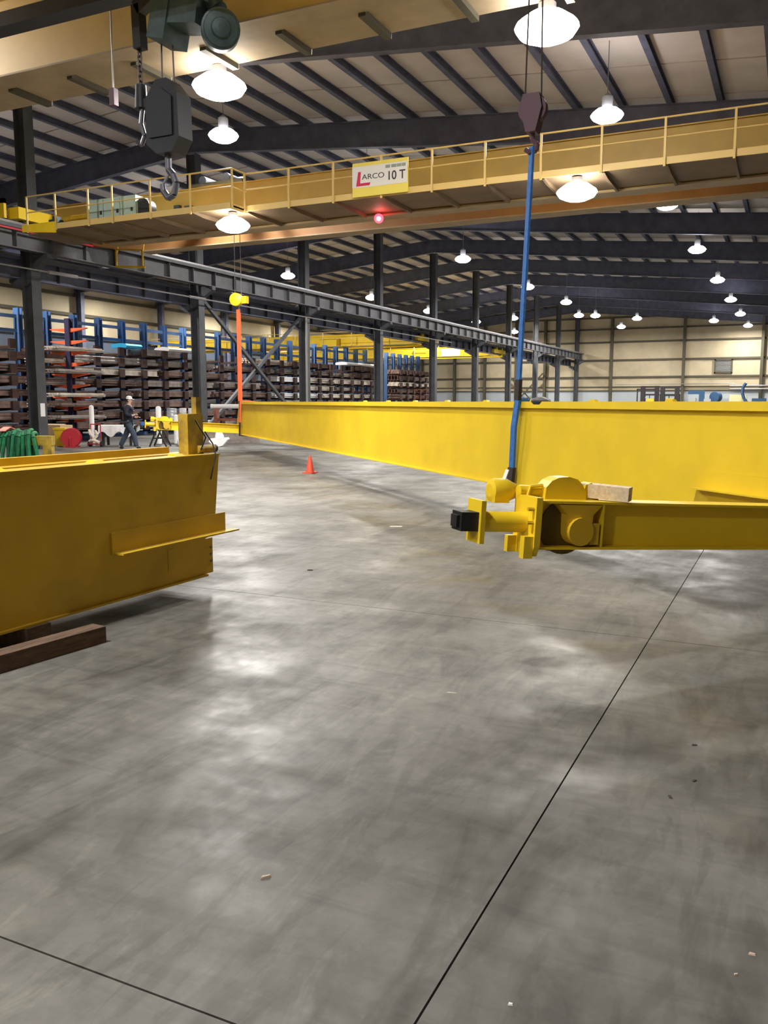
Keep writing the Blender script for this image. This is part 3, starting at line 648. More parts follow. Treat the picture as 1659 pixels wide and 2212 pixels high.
fh = thing('hook_block', 'yellow hook block hanging above the orange sling', 'hook block', FK)
obj('block_body', MB().lathe((0, -.1, .3), (.2, -.9, 0), [(.05, -.12), (.2, -.1), (.2, .1), (.1, .14), (.04, .15)], 20).box(.1, .34, -.08, .08, .18, .4), 'yellow', fh)
obj('hook', MB().path([(0, 0, .14), (0, 0, .04), (.07, 0, -.02), (.03, 0, -.1), (-.07, 0, -.06)], .03, 8), 'hook_grey', fh)
obj('wire_rope', MB().tube((-.12, 0, .4), (-.1, 0, 3.7), .01, n=6).tube((.12, 0, .4), (.1, 0, 3.7), .01, n=6), 'chain', fh)

# ------------------------------------------------------------------ near girder resting on the left
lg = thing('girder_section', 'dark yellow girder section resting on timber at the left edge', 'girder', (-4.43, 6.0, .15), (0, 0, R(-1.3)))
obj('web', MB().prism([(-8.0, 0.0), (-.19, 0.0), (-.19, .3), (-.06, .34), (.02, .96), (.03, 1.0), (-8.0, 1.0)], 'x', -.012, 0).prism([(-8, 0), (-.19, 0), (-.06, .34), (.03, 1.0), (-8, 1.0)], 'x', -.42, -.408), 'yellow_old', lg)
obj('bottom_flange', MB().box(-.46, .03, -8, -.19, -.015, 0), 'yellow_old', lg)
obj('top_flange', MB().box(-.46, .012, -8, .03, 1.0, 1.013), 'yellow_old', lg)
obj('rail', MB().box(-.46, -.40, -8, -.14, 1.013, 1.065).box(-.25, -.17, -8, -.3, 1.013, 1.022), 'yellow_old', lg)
for y in (-7.2, -6.3, -5.2, -4.1, -3.0, -2.15, -1.28, -.4):
    obj('rail_clip', MB().hexa([(-.15, y - .06, 1.013), (-.06, y - .06, 1.013), (-.06, y + .06, 1.013), (-.15, y + .06, 1.013), (-.14, y - .04, 1.03), (-.08, y - .04, 1.03), (-.08, y + .04, 1.03), (-.14, y + .04, 1.03)]), 'yellow', lg)
sa = obj('shelf_angle', MB().box(.0, .012, -1.27, .08, .34, .5).box(.0, .1, -1.25, .16, .335, .348), 'yellow_old', lg)
bp_ = obj('bolt_plate', MB().box(-.02, 0, -.19, -.09, .0, .3), 'yellow_old', lg)
for z in (.1, .16, .22): obj('bolt', MB().tube((-.005, -.115, z), (.012, -.115, z), .011, n=6), 'steel_rail', bp_)
obj('shadow_patch', MB().box(0, .004, -.66, -.58, .1, .28), 'yellow_old', lg)  # small rectangular shadow on the web, modelled as a thin raised patch
pt = obj('end_post', MB().box(-.2, -.1, -.25, -.05, 1.013, 1.35), 'yellow_worn', lg)
obj('post_tube', MB().box(-.17, -.12, -.11, -.05, 1.35, 1.49), 'yellow_worn', pt)
obj('stub_tube', MB().tube((-.1, -.14, 1.05), (-.1, .08, 1.05), .034, n=16), 'yellow_worn', pt)
obj('tube_mouth', MB().tube((-.1, .08, 1.05), (-.1, .105, 1.05), .035, n=16), 'rubber', pt)  # solid black disc standing in for the shaded hollow of the open tube
obj('loose_cable', MB().path([(-.06, -.08, 1.2), (-.02, -.03, 1.1), (.02, -.04, 1.0), (.02, -.08, .9), (.015, -.11, .8)], .006, 6).path([(-.06, -.2, 1.3), (-.05, -.08, 1.15), (-.055, -.14, 1.05)], .006, 6), 'hoist_dark', pt)
tm = obj('timber', MB().box(-.13, 0, -4.2, 0, 0, .11), 'wood_dark', None, (-4.08, 4.25, 0), (0, 0, R(-6)))
tag(tm, 'long dark timber lying on the floor beside the left girder', 'timber')
tm2 = obj('timber', MB().box(-.7, 0, -.1, .1, 0, .134), 'wood_dark', None, (-4.42, 4.0, 0)); tag(tm2, 'dark cross timber in shadow under the left girder', 'timber')

# stand with green slings behind it
st = thing('steel_stand', 'low yellow steel stand with a drooping bundle of green slings', 'stand', (-10.2, 8.4, 0), (0, 0, R(26)))
obj('crossbar', MB().box(-1.6, 1.0, -.06, .06, 1.0, 1.13), 'yellow_worn', st)
for x in (-1.3, .93): obj('leg', MB().box(x - .06, x + .06, -.06, .06, .04, 1.0), 'yellow_worn', st)
for x in (-1.3, .93): obj('foot', MB().box(x - .12, x + .12, -.35, .35, 0, .04), 'yellow_worn', st)
gs = thing('sling_bundle', 'bundle of green slings draped over the yellow stand', 'sling', (-10.2, 8.4, 0), (0, 0, R(26)))
for k in range(13):
    x = .3 + k * .036 + random.uniform(-.012, .012); dz = random.uniform(.3, .55) * (1 - .25 * abs(k - 6) / 6); sw = (k - 6) * .008 + random.uniform(-.03, .03); hi = random.uniform(0, .05)
    pts = [(x + sw, -.15 - hi, 1.1 - dz), (x + sw * 1.3, -.17 - hi, 1.0 - dz * .5), (x + sw * .5, -.13, 1.1 + hi), (x, -.06, 1.16 + hi), (x, .05, 1.165 + hi), (x, .12, 1.1), (x - sw, .14, .7)]
    obj('strap', MB().path(pts, .026, 8), 'green_dark' if k % 3 == 1 else 'green_sling', gs)
obj('tag_pad', MB().ribbon([(.34, -.13, 1.2), (.37, 0, 1.25), (.4, .08, 1.22)], (1, 0, 0), .1, .012), 'pink', gs)

# traffic cone
cn = thing('traffic_cone', 'small orange traffic cone standing on the concrete floor', 'cone', (-9.81, 16.76, 0))
obj('base', MB().box(-.13, .13, -.13, .13, 0, .025), 'cone_orange', cn)
obj('cone_body', MB().lathe((0, 0, .025), (0, 0, 1), [(.1, 0), (.09, .03), (.028, .35), (.02, .37)], 20), 'cone_orange', cn)

# ------------------------------------------------------------------ storage racks
RX = -30.0
LEV = [.35 + .5 * k for k in range(8)]
up_m = MB().box(-.15, .15, -.12, -.09, 0, 5.55).box(-.15, .15, .09, .12, 0, 5.55).box(-.02, .02, -.09, .09, 0, 5.55).box(-.4, 1.3, -.12, .12, 0, .15).mesh('upright', 'rack_blue')
arm_m = MB().hexa([(.15, -.05, -.14), (1.35, -.05, -.07), (1.35, .05, -.07), (.15, .05, -.14), (.15, -.05, 0), (1.35, -.05, 0), (1.35, .05, 0), (.15, .05, 0)]).box(1.28, 1.4, -.16, .16, -.1, .28).mesh('arm', 'rack_arm')
def rack(label, y0, n, sp):
    t = thing('cantilever_rack', label, 'rack', (RX, y0, 0))
    for k in range(n):
        u = put('upright', up_m, t, (0, k * sp, 0))
        for z in LEV: put('arm', arm_m, u, (0, 0, z))
    for z in (.6, 2.6, 4.6, 5.2):
        obj('brace', MB().box(-.05, .05, 0, (n - 1) * sp, z - .07, z + .07), 'rack_blue', t)
    return t
rack('long row of blue cantilever racks piled with steel behind the columns', 22.2, 25, 1.565)
rack('short second row of blue racks right of the fourth column', 63.6, 6, 1.3)
def bundle(kind):
    L_ = 1.0; mb = MB(); rr = random.Random(kind * 11 + 3)
    if kind == 0:
        for i in range(7):
            for j in range(2):
                x = i * .155; l0, l1 = rr.uniform(0, .03), rr.uniform(.96, 1); mb.box(x, x + .14, l0, l1, j * .1, j * .1 + .095)
    elif kind == 1:
        for j in range(5):
            x = rr.uniform(0, .1); mb.box(x, x + 1.0, rr.uniform(0, .05), rr.uniform(.93, 1), j * .035, j * .035 + .03)
    elif kind == 2:
        for i in range(8):
            mb.tube((.07 + i * .135, rr.uniform(0, .03), .07), (.07 + i * .135, rr.uniform(.95, 1), .07), .065, n=8)
        for i in range(7):
            mb.tube((.14 + i * .135, rr.uniform(0, .03), .185), (.14 + i * .135, rr.uniform(.95, 1), .185), .065, n=8)
    elif kind == 3:
        for i in range(4):
            x = i * .27; mb.box(x, x + .2, 0, 1, 0, .015).box(x + .09, x + .11, 0, 1, .015, .2).box(x, x + .2, 0, 1, .2, .215)
    else:
        for i in range(5):
            for j in range(3):
                x = i * .2 + .1 * (j % 2) + rr.uniform(0, .03); mb.box(x, x + .12, rr.uniform(0, .06), rr.uniform(.9, 1), j * .09, j * .09 + .07)
    return mb
stockm = ['stock_brown', 'stock_grey', 'stock_rust', 'stock_pale', 'stock_brown', 'stock_grey', 'stock_brown']
bm_cache = {}
def stock(kind, m, x, y, z, ly, label, group):
    if (kind, m) not in bm_cache: bm_cache[(kind, m)] = bundle(kind).mesh('steel_bundle', m)
    o = put('steel_bundle', bm_cache[(kind, m)], None, (x, y, z + .002)); o.scale = (1, ly, 1)
    return tag(o, label, 'steel stock', group)
CN = {'stock_brown': 'dark brown', 'stock_grey': 'grey', 'stock_rust': 'rust red', 'stock_pale': 'pale', 'stock_white': 'white'}
LV = ['lowest', 'second', 'third', 'fourth', 'fifth', 'sixth', 'seventh', 'top']
rr = random.Random(5)
BAYS = [(24.6, 'left of the first column'), (35.3, 'between the first and second columns'), (45.5, 'between the second and third columns'), (55.5, 'between the third and fourth columns'), (99, 'right of the fourth column')]
def bay(y): return next(n for lim, n in BAYS if y < lim)
stocks = []
BH = [.2, .17, .255, .215, .26]
for li, z in enumerate(LEV):
    y = 22.0 + rr.uniform(0, .6)
    while y < 59.0:
        ly = rr.choice((3.0, 4.6, 6.1, 6.1)); ly = min(ly, 60.2 - y)
        if rr.random() < (.95 if li < 7 else .75):
            kd = rr.randrange(5); m = rr.choice(stockm)
            if rr.random() < .12: m = 'stock_white'
            o = stock(kd, m, RX + .17, y, z, ly - .15, '%s stock on the %s rack level %s' % (CN[m], LV[li], bay(y + ly / 2)), 'steel stock on the long blue rack row')
            o.scale.z = rr.uniform(.7, 1) * .35 / BH[kd]; stocks.append(o)
        y += ly
    y = 63.4
    for k in range(2):
        kd = rr.randrange(5); m = rr.choice(stockm)
        o = stock(kd, m, RX + .17, y, z, 3.4, '%s steel stock on the %s level of the short far rack, %s half' % (CN[m], LV[li], 'left' if k == 0 else 'right'), 'steel stock on the short far rack'); y += 3.5
        o.scale.z = rr.uniform(.7, 1) * .35 / BH[kd]
seen = {}
for o in stocks: seen.setdefault(o['label'], []).append(o)
for l, os_ in seen.items():
    if len(os_) > 1:
        for k, o in enumerate(sorted(os_, key=lambda q: q.location.y)):
            o['label'] = l.replace(' stock', ' stock, (%s one),' % (['left', 'right'] if len(os_) == 2 else ['left', 'middle', 'right', 'far right'])[k]).replace('(', '').replace(')', '')
def wrapped(label, m, y, ly, z):
    tag(obj('wrapped_bundle', MB().prism([(.3, 0), (1.2, 0), (1.25, .1), (1.15, .19), (.8, .22), (.35, .18), (.26, .1)], 'y', 0, ly), m, None, (RX, y, z)), label, 'bundle')
wrapped('bright blue wrapped bundle on top of the rack, left of the second column', 'stock_cyan', 32.1, 1.1, 4.16)
wrapped('white wrapped bundle on top of the rack beside the second column', 'stock_white', 35.2, 3.0, 4.16)
wrapped('white wrapped bundle on top of the rack end near the fourth column', 'stock_white', 54.5, 4.8, 4.21)
# orange armed rack
orr = thing('cantilever_rack', 'navy post rack with bright orange arms beside the leftmost column', 'rack', (-27.2, 26.95, 0))
up = obj('upright', MB().box(-.12, .12, -.12, -.08, 0, 5.0).box(-.12, .12, .08, .12, 0, 5.0).box(-.02, .02, -.08, .08, 0, 5.0), 'rack_navy', orr)
obj('base', MB().box(-1.2, 1.2, -.12, .12, 0, .15), 'rack_navy', orr)
for z in (4.6, 4.1, 3.65, 3.2, 2.75, 2.3, 1.8, 1.4, .9):
    for s in (-1, 1):
        obj('arm', MB().prism([(s * .12, z - .16), (s * 1.0, z - .03), (s * 1.0, z), (s * .12, z)], 'y', -.06, .06), 'rack_orange', up)
obj('notice', MB().box(-.14, .14, -.15, -.13, 1.5, 1.75), 'white_paint', orr)
for li, (z, sd, m) in enumerate(((3.65, 1, 'stock_pale'), (3.2, -1, 'stock_pale'), (2.75, 1, 'stock_grey'), (2.3, -1, 'stock_grey'), (1.8, 1, 'stock_pale'), (1.4, -1, 'stock_pale'), (1.4, 1, 'stock_brown'), (.9, 1, 'stock_grey'), (.9, -1, 'stock_brown'), (3.65, -1, 'stock_brown'))):
    x = -27.2 + (.15 if sd > 0 else -.98)
    o = stock(4, m, x, 25.4, z, 3.2, CN[m] + ' bar stock ' + ORD[li] + ' from the top list of the orange-armed rack', None)
    o.scale = (.75, 2.6, .6)
    o['label'] = '%s bars on an orange arm, %s side, about %s high' % (CN[m], 'right' if sd > 0 else 'left', {3.65: 'sixth level', 3.2: 'fifth level', 2.75: 'fourth level', 2.3: 'third level', 1.8: 'chest level', 1.4: 'waist level', .9: 'knee level'}[z])

# ------------------------------------------------------------------ clutter by the racks
def drum(name, label, cat, loc, r, h, m, group=None):
    t = thing(name, label, cat, loc, group=group)
    obj('body', MB().lathe((0, 0, 0), (0, 0, 1), [(r * .97, 0), (r, .02), (r * .97, .04), (r * .97, h * .33), (r, h * .34), (r * .97, h * .36), (r * .97, h * .66), (r, h * .67), (r * .97, h * .69), (r * .97, h - .03), (r, h - .01), (r * .98, h)], 18), m, t)
    obj('lid', MB().lathe((0, 0, h), (0, 0, 1), [(r * .9, 0), (r * .9, .012), (.03, .015)], 18), m, t)
    return t
b1 = thing('bollard', 'white steel bollard left of the walking man', 'bollard', (-23.1, 23.8, 0))
obj('post', MB().lathe((0, 0, 0), (0, 0, 1), [(.085, 0), (.085, 1.42), (.06, 1.46), (.02, 1.48)], 14), 'white_paint', b1); obj('base_plate', MB().box(-.15, .15, -.15, .15, 0, .02), 'steel_col', b1)
b2 = thing('bollard', 'white steel bollard right of the walking man behind the far end truck', 'bollard', (-21.7, 25.8, 0))
obj('post', MB().lathe((0, 0, 0), (0, 0, 1), [(.1, 0), (.1, 1.38), (.07, 1.42), (.02, 1.44)], 14), 'white_paint', b2); obj('base_plate', MB().box(-.15, .15, -.15, .15, 0, .02), 'steel_col', b2)
b3 = thing('bollard', 'short white post right of the second bollard', 'bollard', (-21.2, 26.2, 0))
obj('post', MB().lathe((0, 0, 0), (0, 0, 1), [(.09, 0), (.09, 1.08), (.02, 1.12)], 14), 'white_paint', b3); obj('base_plate', MB().box(-.14, .14, -.14, .14, 0, .02), 'steel_col', b3)
ybn = thing('waste_bin', 'yellow bin standing left of the red reel', 'bin', (-23.75, 22.95, 0), (0, 0, R(25)))
obj('body', MB().hexa([(-.15, -.17, .02), (.15, -.17, .02), (.15, .2, .02), (-.15, .2, .02), (-.19, -.2, .6), (.19, -.2, .6), (.19, .24, .6), (-.19, .24, .6)]), 'bin_yellow', ybn)
obj('lid', MB().box(-.22, .22, -.23, .27, .6, .68), 'bin_yellow', ybn)
for s in (-1, 1): obj('wheel', MB().tube((s * .2 - .03, .2, .06), (s * .2 + .03, .2, .06), .06, n=12), 'rubber', ybn)
re_ = thing('cable_reel', 'red round cable reel beside the yellow bin', 'reel', (-23.1, 22.78, 0), (0, 0, R(32)))
for y in (-.14, .1): obj('flange', MB().lathe((0, y, .34), (0, 1, 0), [(.06, 0), (.33, 0), (.34, .02), (.33, .04), (.06, .04)], 26), 'red_paint', re_)
obj('drum', MB().tube((0, -.1, .34), (0, .1, .34), .18, n=18), 'rubber', re_)
obj('hub', MB().tube((0, -.18, .34), (0, .16, .34), .05, n=12), 'sign_red', re_)
obj('stand', MB().bar((-.25, -.2, .02), (.25, -.2, .02), .04, .04).bar((-.25, .2, .02), (.25, .2, .02), .04, .04).bar((0, -.2, .02), (0, -.19, .34), .04, .04, (1, 0, 0)).bar((0, .2, .02), (0, .18, .34), .04, .04, (1, 0, 0)), 'red_paint', re_)
hc = thing('hose_cart', 'dark hand cart with pale hoses right of the red reel', 'cart', (-22.6, 23.45, 0), (0, 0, R(10)))
obj('frame', MB().path([(-.2, 0, .1), (-.2, 0, .8), (.2, 0, .8), (.2, 0, .1)], .02, 8).box(-.25, .25, -.2, .1, .08, .12), 'red_paint', hc)
for s in (-1, 1): obj('wheel', MB().tube((s * .24 - .03, 0, .12), (s * .24 + .03, 0, .12), .12, n=14), 'rubber', hc)
obj('hose', MB().path([(-.15, -.15, .6), (-.05, -.25, .45), (.1, -.25, .3), (.2, -.2, .42), (.1, -.18, .58)], .05, 8).path([(-.1, -.22, .2), (.1, -.3, .25), (.3, -.25, .16)], .06, 8), 'stock_pale', hc)
cbx = thing('cardboard_box', 'pale cardboard box behind the leftmost column base', 'box', (-24.75, 23.6, 0))
obj('carton', MB().box(-.5, .6, -.3, .3, 0, .75), 'card', cbx); obj('flap', MB().hexa([(-.5, -.3, .75), (.6, -.3, .75), (.6, -.02, .78), (-.5, -.02, .78), (-.5, -.3, .76), (.6, -.3, .76), (.6, -.02, .79), (-.5, -.02, .79)]), 'card', cbx)
# bench with white sheet
bn = thing('work_bench', 'low dark bench under the white sheet behind the walking man', 'bench', (-22.5, 24.5, 0), (0, 0, R(25)))
obj('bench_top', MB().box(-.55, .6, -.35, .35, .66, .72), 'rack_arm', bn)
for x in (-.48, .53):
    for y in (-.28, .28): obj('leg', MB().box(x - .04, x + .04, y - .04, y + .04, 0, .66), 'rubber', bn)
def sheet():
    mb = MB(); nx, prof = 24, [(.4, .52), (.38, .7), (.36, .735), (0, .75), (-.36, .735), (-.39, .65), (-.42, .42)]
    vs = []
    for i in range(nx + 1):
        x = -.62 + 1.3 * i / nx
        for k, (y, z) in enumerate(prof):
            d = .02 * math.sin(i * 1.9 + k) if k in (0, 6) else 0
            zz = z + (.10 * math.sin(i * .55) if k in (0, 6) else 0)
            vs.append((x, y + d, zz))
    n = len(prof)
    fs = [(i * n + k, (i + 1) * n + k, (i + 1) * n + k + 1, i * n + k + 1) for i in range(nx) for k in range(n - 1)]
    mb.add(vs, fs, True); mb.add([(a, b, c + .008) for a, b, c in vs], fs, True)
    return mb
tag(obj('white_sheet', sheet(), 'white_cloth', None, (-22.5, 24.5, 0), (0, 0, R(25))), 'white sheet draped over the low bench', 'sheet')
# drums on a low dark stand
ds = thing('low_stand', 'dark low stand carrying drums behind the far end truck', 'stand', (-22.0, 27.4, 0), (0, 0, R(25)))
obj('stand_top', MB().box(-.7, 1.0, -.4, .4, .8, .88), 'rack_arm', ds)
for x in (-.6, .2, .9): obj('leg', MB().box(x - .05, x + .05, -.35, .35, 0, .8), 'rack_arm', ds)
def onstand(x): return Vector((-22.0, 27.4, .88)) + Euler((0, 0, R(25))).to_matrix() @ Vector((x, 0, 0))
drum('steel_drum', 'grey metal drum on the low stand, leftmost', 'drum', onstand(-.3), .2, .46, 'drum_grey')
drum('pail', 'white pail next to the grey drum on the low stand', 'pail', onstand(.15), .14, .46, 'white_paint')
drum('pail', 'slim white pail, second right of the grey drum', 'pail', onstand(.45), .09, .46, 'white_paint')
drum('pail', 'slim white pail, rightmost on the low stand', 'pail', onstand(.72), .08, .44, 'white_paint')
# white roll on red frame
rf = thing('pipe_stand', 'dark red frame under the white pipe left of the girder end', 'stand', (-20.4, 28.25, 0), (0, 0, R(25)))
obj('frame', MB().box(-.4, -.3, -.3, .3, 0, 1.33).box(.8, .9, -.3, .3, 0, 1.33).box(-.4, .9, -.05, .05, .85, .95).box(-.4, .9, -.05, .05, .3, .45), 'stock_rust', rf)
pw_ = obj('white_pipe', MB().tube((-.55, 0, 1.42), (1.2, 0, 1.42), .09, n=14).tube((-.57, 0, 1.42), (-.5, 0, 1.42), .1, n=14), 'white_paint', None, (-20.4, 28.25, 0), (0, 0, R(25)))
tag(pw_, 'white pipe lying on the dark red frame', 'pipe')
tag(obj('timber', MB().box(-.9, 1.3, -.2, .1, 0, .5), 'stock_grey', None, (-20.0, 27.8, 0), (0, 0, R(25))), 'grey stack block below the white pipe', 'timber')
def bag(label, loc, s, rz, cat='bag'):
    mb = MB(); n = 12; vs = []; rings = [(.5, 0), (.62, .12), (.55, .3), (.35, .45), (.08, .52)]
    for r, z in rings:
        for i in range(n):
            a_ = 2 * math.pi * i / n; q = r * (1 + .12 * math.sin(3 * a_ + z * 9)); vs.append((q * math.cos(a_) * s[0], q * math.sin(a_) * s[1], z * s[2]))
    fs = [(k * n + i, k * n + (i + 1) % n, (k + 1) * n + (i + 1) % n, (k + 1) * n + i) for k in range(len(rings) - 1) for i in range(n)]
    mb.add(vs, fs, True); mb.add(vs[:n], [tuple(range(n))]); mb.add(vs[-n:], [tuple(range(n))])
    tag(obj('white_bag', mb, 'white_cloth', None, loc, (0, 0, rz)), label, cat)
bag('white sack on the floor between the trestle legs', (-19.94, 25.0, 0), (.38, .3, .8), .4)
bag('white sack right of the trestle, partly behind the yellow post', (-19.3, 26.3, 0), (.3, .3, 1.1), 1.0)
def crumple():
    return MB().prism([(-.35, .18), (-.2, .05), (.02, -.0), (.14, .03), (.34, .26), (.3, .32), (-.3, .28)], 'y', -.2, .2)
tag(obj('white_sheet', crumple(), 'white_cloth', None, (-18.7, 25.5, 0.002), (0, 0, R(25))), 'crumpled white sheet piece on the floor right of the yellow post', 'sheet')
# trestles
def trestle(label, loc, rz):
    t = thing('trestle', label, 'trestle', loc, (0, 0, rz), 'black trestles under the far end truck')
    obj('beam', MB().box(-.05, .05, -.35, .35, .6, .68), 'rubber', t)
    for y in (-.3, .3):
        for s in (-1, 1): obj('leg', MB().bar((s * .03, y, .64), (s * .3, y, 0.02), .05, .05), 'rubber', t)
        obj('brace', MB().bar((-.16, y, .32), (.16, y, .32), .04, .04), 'rubber', t)
trestle('black trestle left, under the wheel of the far end truck', (-20.4, 24.3, 0), R(25))
trestle('black trestle right, left of the yellow post', (-20.2, 25.6, 0), R(25))

# ------------------------------------------------------------------ walking man
def skin(name, pts, edges, m, parent, sub=2):
    me = bpy.data.meshes.new(name); me.from_pydata([p[:3] for p in pts], edges, []); o = bpy.data.objects.new(name, me); COL.objects.link(o)
    md = o.modifiers.new('s', 'SKIN'); sv = me.skin_vertices[0].data
    for i, p in enumerate(pts):
        r = p[3]; sv[i].radius = (r, r) if not isinstance(r, tuple) else r
    sv[0].use_root = True
    ms = o.modifiers.new('d', 'SUBSURF'); ms.levels = sub; ms.render_levels = sub
    bpy.context.view_layer.update()
    nm = bpy.data.meshes.new_from_object(o.evaluated_get(bpy.context.evaluated_depsgraph_get())); bpy.data.objects.remove(o)
    nm.materials.clear(); nm.materials.append(M[m])
    for p in nm.polygons: p.use_smooth = True
    return put(name, nm, parent)
pn = thing('person', 'person in dark jacket, jeans and white cap walking past the racks', 'person', (-20.42, 22.73, 0), (0, 0, R(25.4)))
# local: x forward (to the right in the picture), y left, z up
P = [(0, 0, .95, .13), (0, 0, 1.12, .125), (.01, 0, 1.3, .14), (.02, 0, 1.44, .1), (.04, 0, 1.52, .055), (.06, 0, 1.6, .075), (.07, 0, 1.68, .09), (.06, 0, 1.75, .07),
     (.02, .17, 1.42, .06), (-.02, .24, 1.17, .048), (.2, .22, 1.06, .038), (.28, .2, 1.08, .03),
     (.02, -.17, 1.42, .06), (.0, -.25, 1.17, .048), (.22, -.2, 1.14, .038), (.3, -.18, 1.18, .03),
     (.02, .1, .88, .085), (-.12, .1, .5, .065), (-.34, .1, .12, .045), (-.36, .1, .06, .045), (-.24, .1, .04, .04),
     (.02, -.1, .88, .085), (.2, -.1, .5, .065), (.28, -.1, .1, .045), (.29, -.1, .05, .045), (.42, -.1, .04, .035)]
Ed = [(0, 1), (1, 2), (2, 3), (3, 4), (4, 5), (5, 6), (6, 7), (3, 8), (8, 9), (9, 10), (10, 11), (3, 12), (12, 13), (13, 14), (14, 15), (0, 16), (16, 17), (17, 18), (18, 19), (19, 20), (0, 21), (21, 22), (22, 23), (23, 24), (24, 25)]
skin('body', P, Ed, 'skin', pn)
J = [(0, 0, 1.2, .18), (0, 0, .9, .185), (.01, 0, 1.34, .19), (.02, 0, 1.45, .11), (.035, 0, 1.5, .075), (.02, .17, 1.42, .095), (-.02, .24, 1.17, .08), (.18, .225, 1.07, .065), (.02, -.17, 1.42, .095), (.0, -.25, 1.17, .08), (.2, -.21, 1.135, .065)]
skin('jacket', J, [(0, 1), (0, 2), (2, 3), (3, 4), (3, 5), (5, 6), (6, 7), (3, 8), (8, 9), (9, 10)], 'jacket', pn)
T = [(0, 0, .95, .15), (.02, .1, .86, .115), (-.12, .1, .5, .1), (-.34, .1, .09, .085), (.02, -.1, .86, .115), (.2, -.1, .5, .1), (.28, -.1, .07, .085)]
skin('trousers', T, [(0, 1), (1, 2), (2, 3), (0, 4), (4, 5), (5, 6)], 'jeans', pn)
for a_, b_ in (((-.37, .1, .07, .055), (-.22, .1, .05, .05)), ((.27, -.1, .055, .055), (.43, -.1, .045, .045))):
    skin('boot', [a_, ((a_[0] + b_[0]) / 2, a_[1], .055, .05), b_], [(0, 1), (1, 2)], 'boot', pn)
for y, zb in ((.2, 1.08), (-.18, 1.18)):
    x0 = .28 if y > 0 else .3
    for k in range(4): skin('finger', [(x0, y + (k - 1.5) * .018, zb, .012), (x0 + .05, y + (k - 1.5) * .02, zb + .0, .01), (x0 + .08 - .005 * abs(k - 1.5), y + (k - 1.5) * .02, zb - .025, .008)], [(0, 1), (1, 2)], 'skin', pn, 1)
    skin('thumb', [(x0 - .01, y - .02 * (1 if y > 0 else -1), zb + .01, .012), (x0 + .03, y - .045 * (1 if y > 0 else -1), zb + .02, .009)], [(0, 1)], 'skin', pn, 1)
obj('cap', MB().lathe((.05, 0, 1.69), (0.1, 0, 1), [(.102, 0), (.105, .04), (.085, .09), (.03, .115)], 18).hexa([(.1, -.08, 1.695), (.22, -.06, 1.68), (.22, .06, 1.68), (.1, .08, 1.695), (.1, -.08, 1.71), (.22, -.06, 1.69), (.22, .06, 1.69), (.1, .08, 1.71)]), 'cap', pn)
obj('nose', MB().hexa([(.145, -.014, 1.615), (.172, -.01, 1.612), (.172, .01, 1.612), (.145, .014, 1.615), (.14, -.008, 1.665), (.15, -.006, 1.66), (.15, .006, 1.66), (.14, .008, 1.665)]), 'skin', pn)
for s in (-1, 1):
    obj('eye', MB().lathe((.142, s * .034, 1.665), (1, 0, 0), [(.012, 0), (.01, .006), (.003, .008)], 8), 'ink', pn)
    obj('ear', MB().lathe((.055, s * .088, 1.64), (0, s, 0), [(.028, 0), (.026, .012), (.01, .014)], 10), 'skin', pn)
obj('mouth', MB().box(.138, .146, -.025, .025, 1.578, 1.586), 'sign_red', pn)
obj('hair', MB().lathe((.03, 0, 1.6), (-.15, 0, 1), [(.07, 0), (.092, .04), (.095, .09)], 16), 'hair', pn)
obj('shirt', MB().hexa([(.165, -.03, 1.3), (.2, -.025, 1.3), (.2, .025, 1.3), (.165, .03, 1.3), (.09, -.04, 1.47), (.115, -.04, 1.47), (.115, .04, 1.47), (.09, .04, 1.47)]), 'stock_pale', pn)

# ------------------------------------------------------------------ cranes over the storage aisle
def aisle_crane(label, y, sign, x0=-47.8, x1=-24.1):
    t = thing('overhead_crane', label, 'crane', (0, y, 0), group='cranes over the storage aisle')
    g = obj('girder', MB().prism([(x0, 6.0), (x0 + 1.5, 5.6), (x1 - 1.5, 5.6), (x1, 5.9), (x1, 6.5), (x0, 6.5)], 'y', 0, .45), 'yellow', t)
    obj('top_flange', MB().box(x0, x1, -.05, .5, 6.5, 6.53), 'yellow', g)
    obj('girder', MB().box(x0, x1, 1.6, 2.0, 5.6, 6.5), 'yellow', t)
    obj('end_truck', MB().box(x1 - .3, x1 + .1, -.9, 3.0, 5.88, 6.2), 'yellow', t)
    obj('walkway', MB().box(x0, x1, -.8, 0, 5.62, 5.66), 'yellow_crane', t)
    h_ = obj('top_rail', MB().tube((x0, -.78, 6.65), (x1, -.78, 6.65), .025, n=6).tube((x0, -.78, 6.2), (x1, -.78, 6.2), .02, n=6), 'yellow_rail', t)
    pm = MB().box(-.03, .03, -.8, -.76, 5.62, 6.65).mesh('rail_post', 'yellow_rail')
    for k in range(10): put('rail_post', pm, h_, (x1 - .4 - k * 2.4, 0, 0))
    if sign: obj('sign_board', MB().box(-29.0, -27.2, -.86, -.82, 5.7, 6.35), 'white_paint', t)
    l = obj('control_cabinet', MB().box(-32.0, -30.6, -.7, -.2, 5.66, 6.3), 'bin_yellow', t)
    return t
aisle_crane('far yellow crane above the racks between the third and fourth columns', 57.0, False)
aisle_crane('farther yellow crane with white sign between the fifth and seventh columns', 74.0, True)

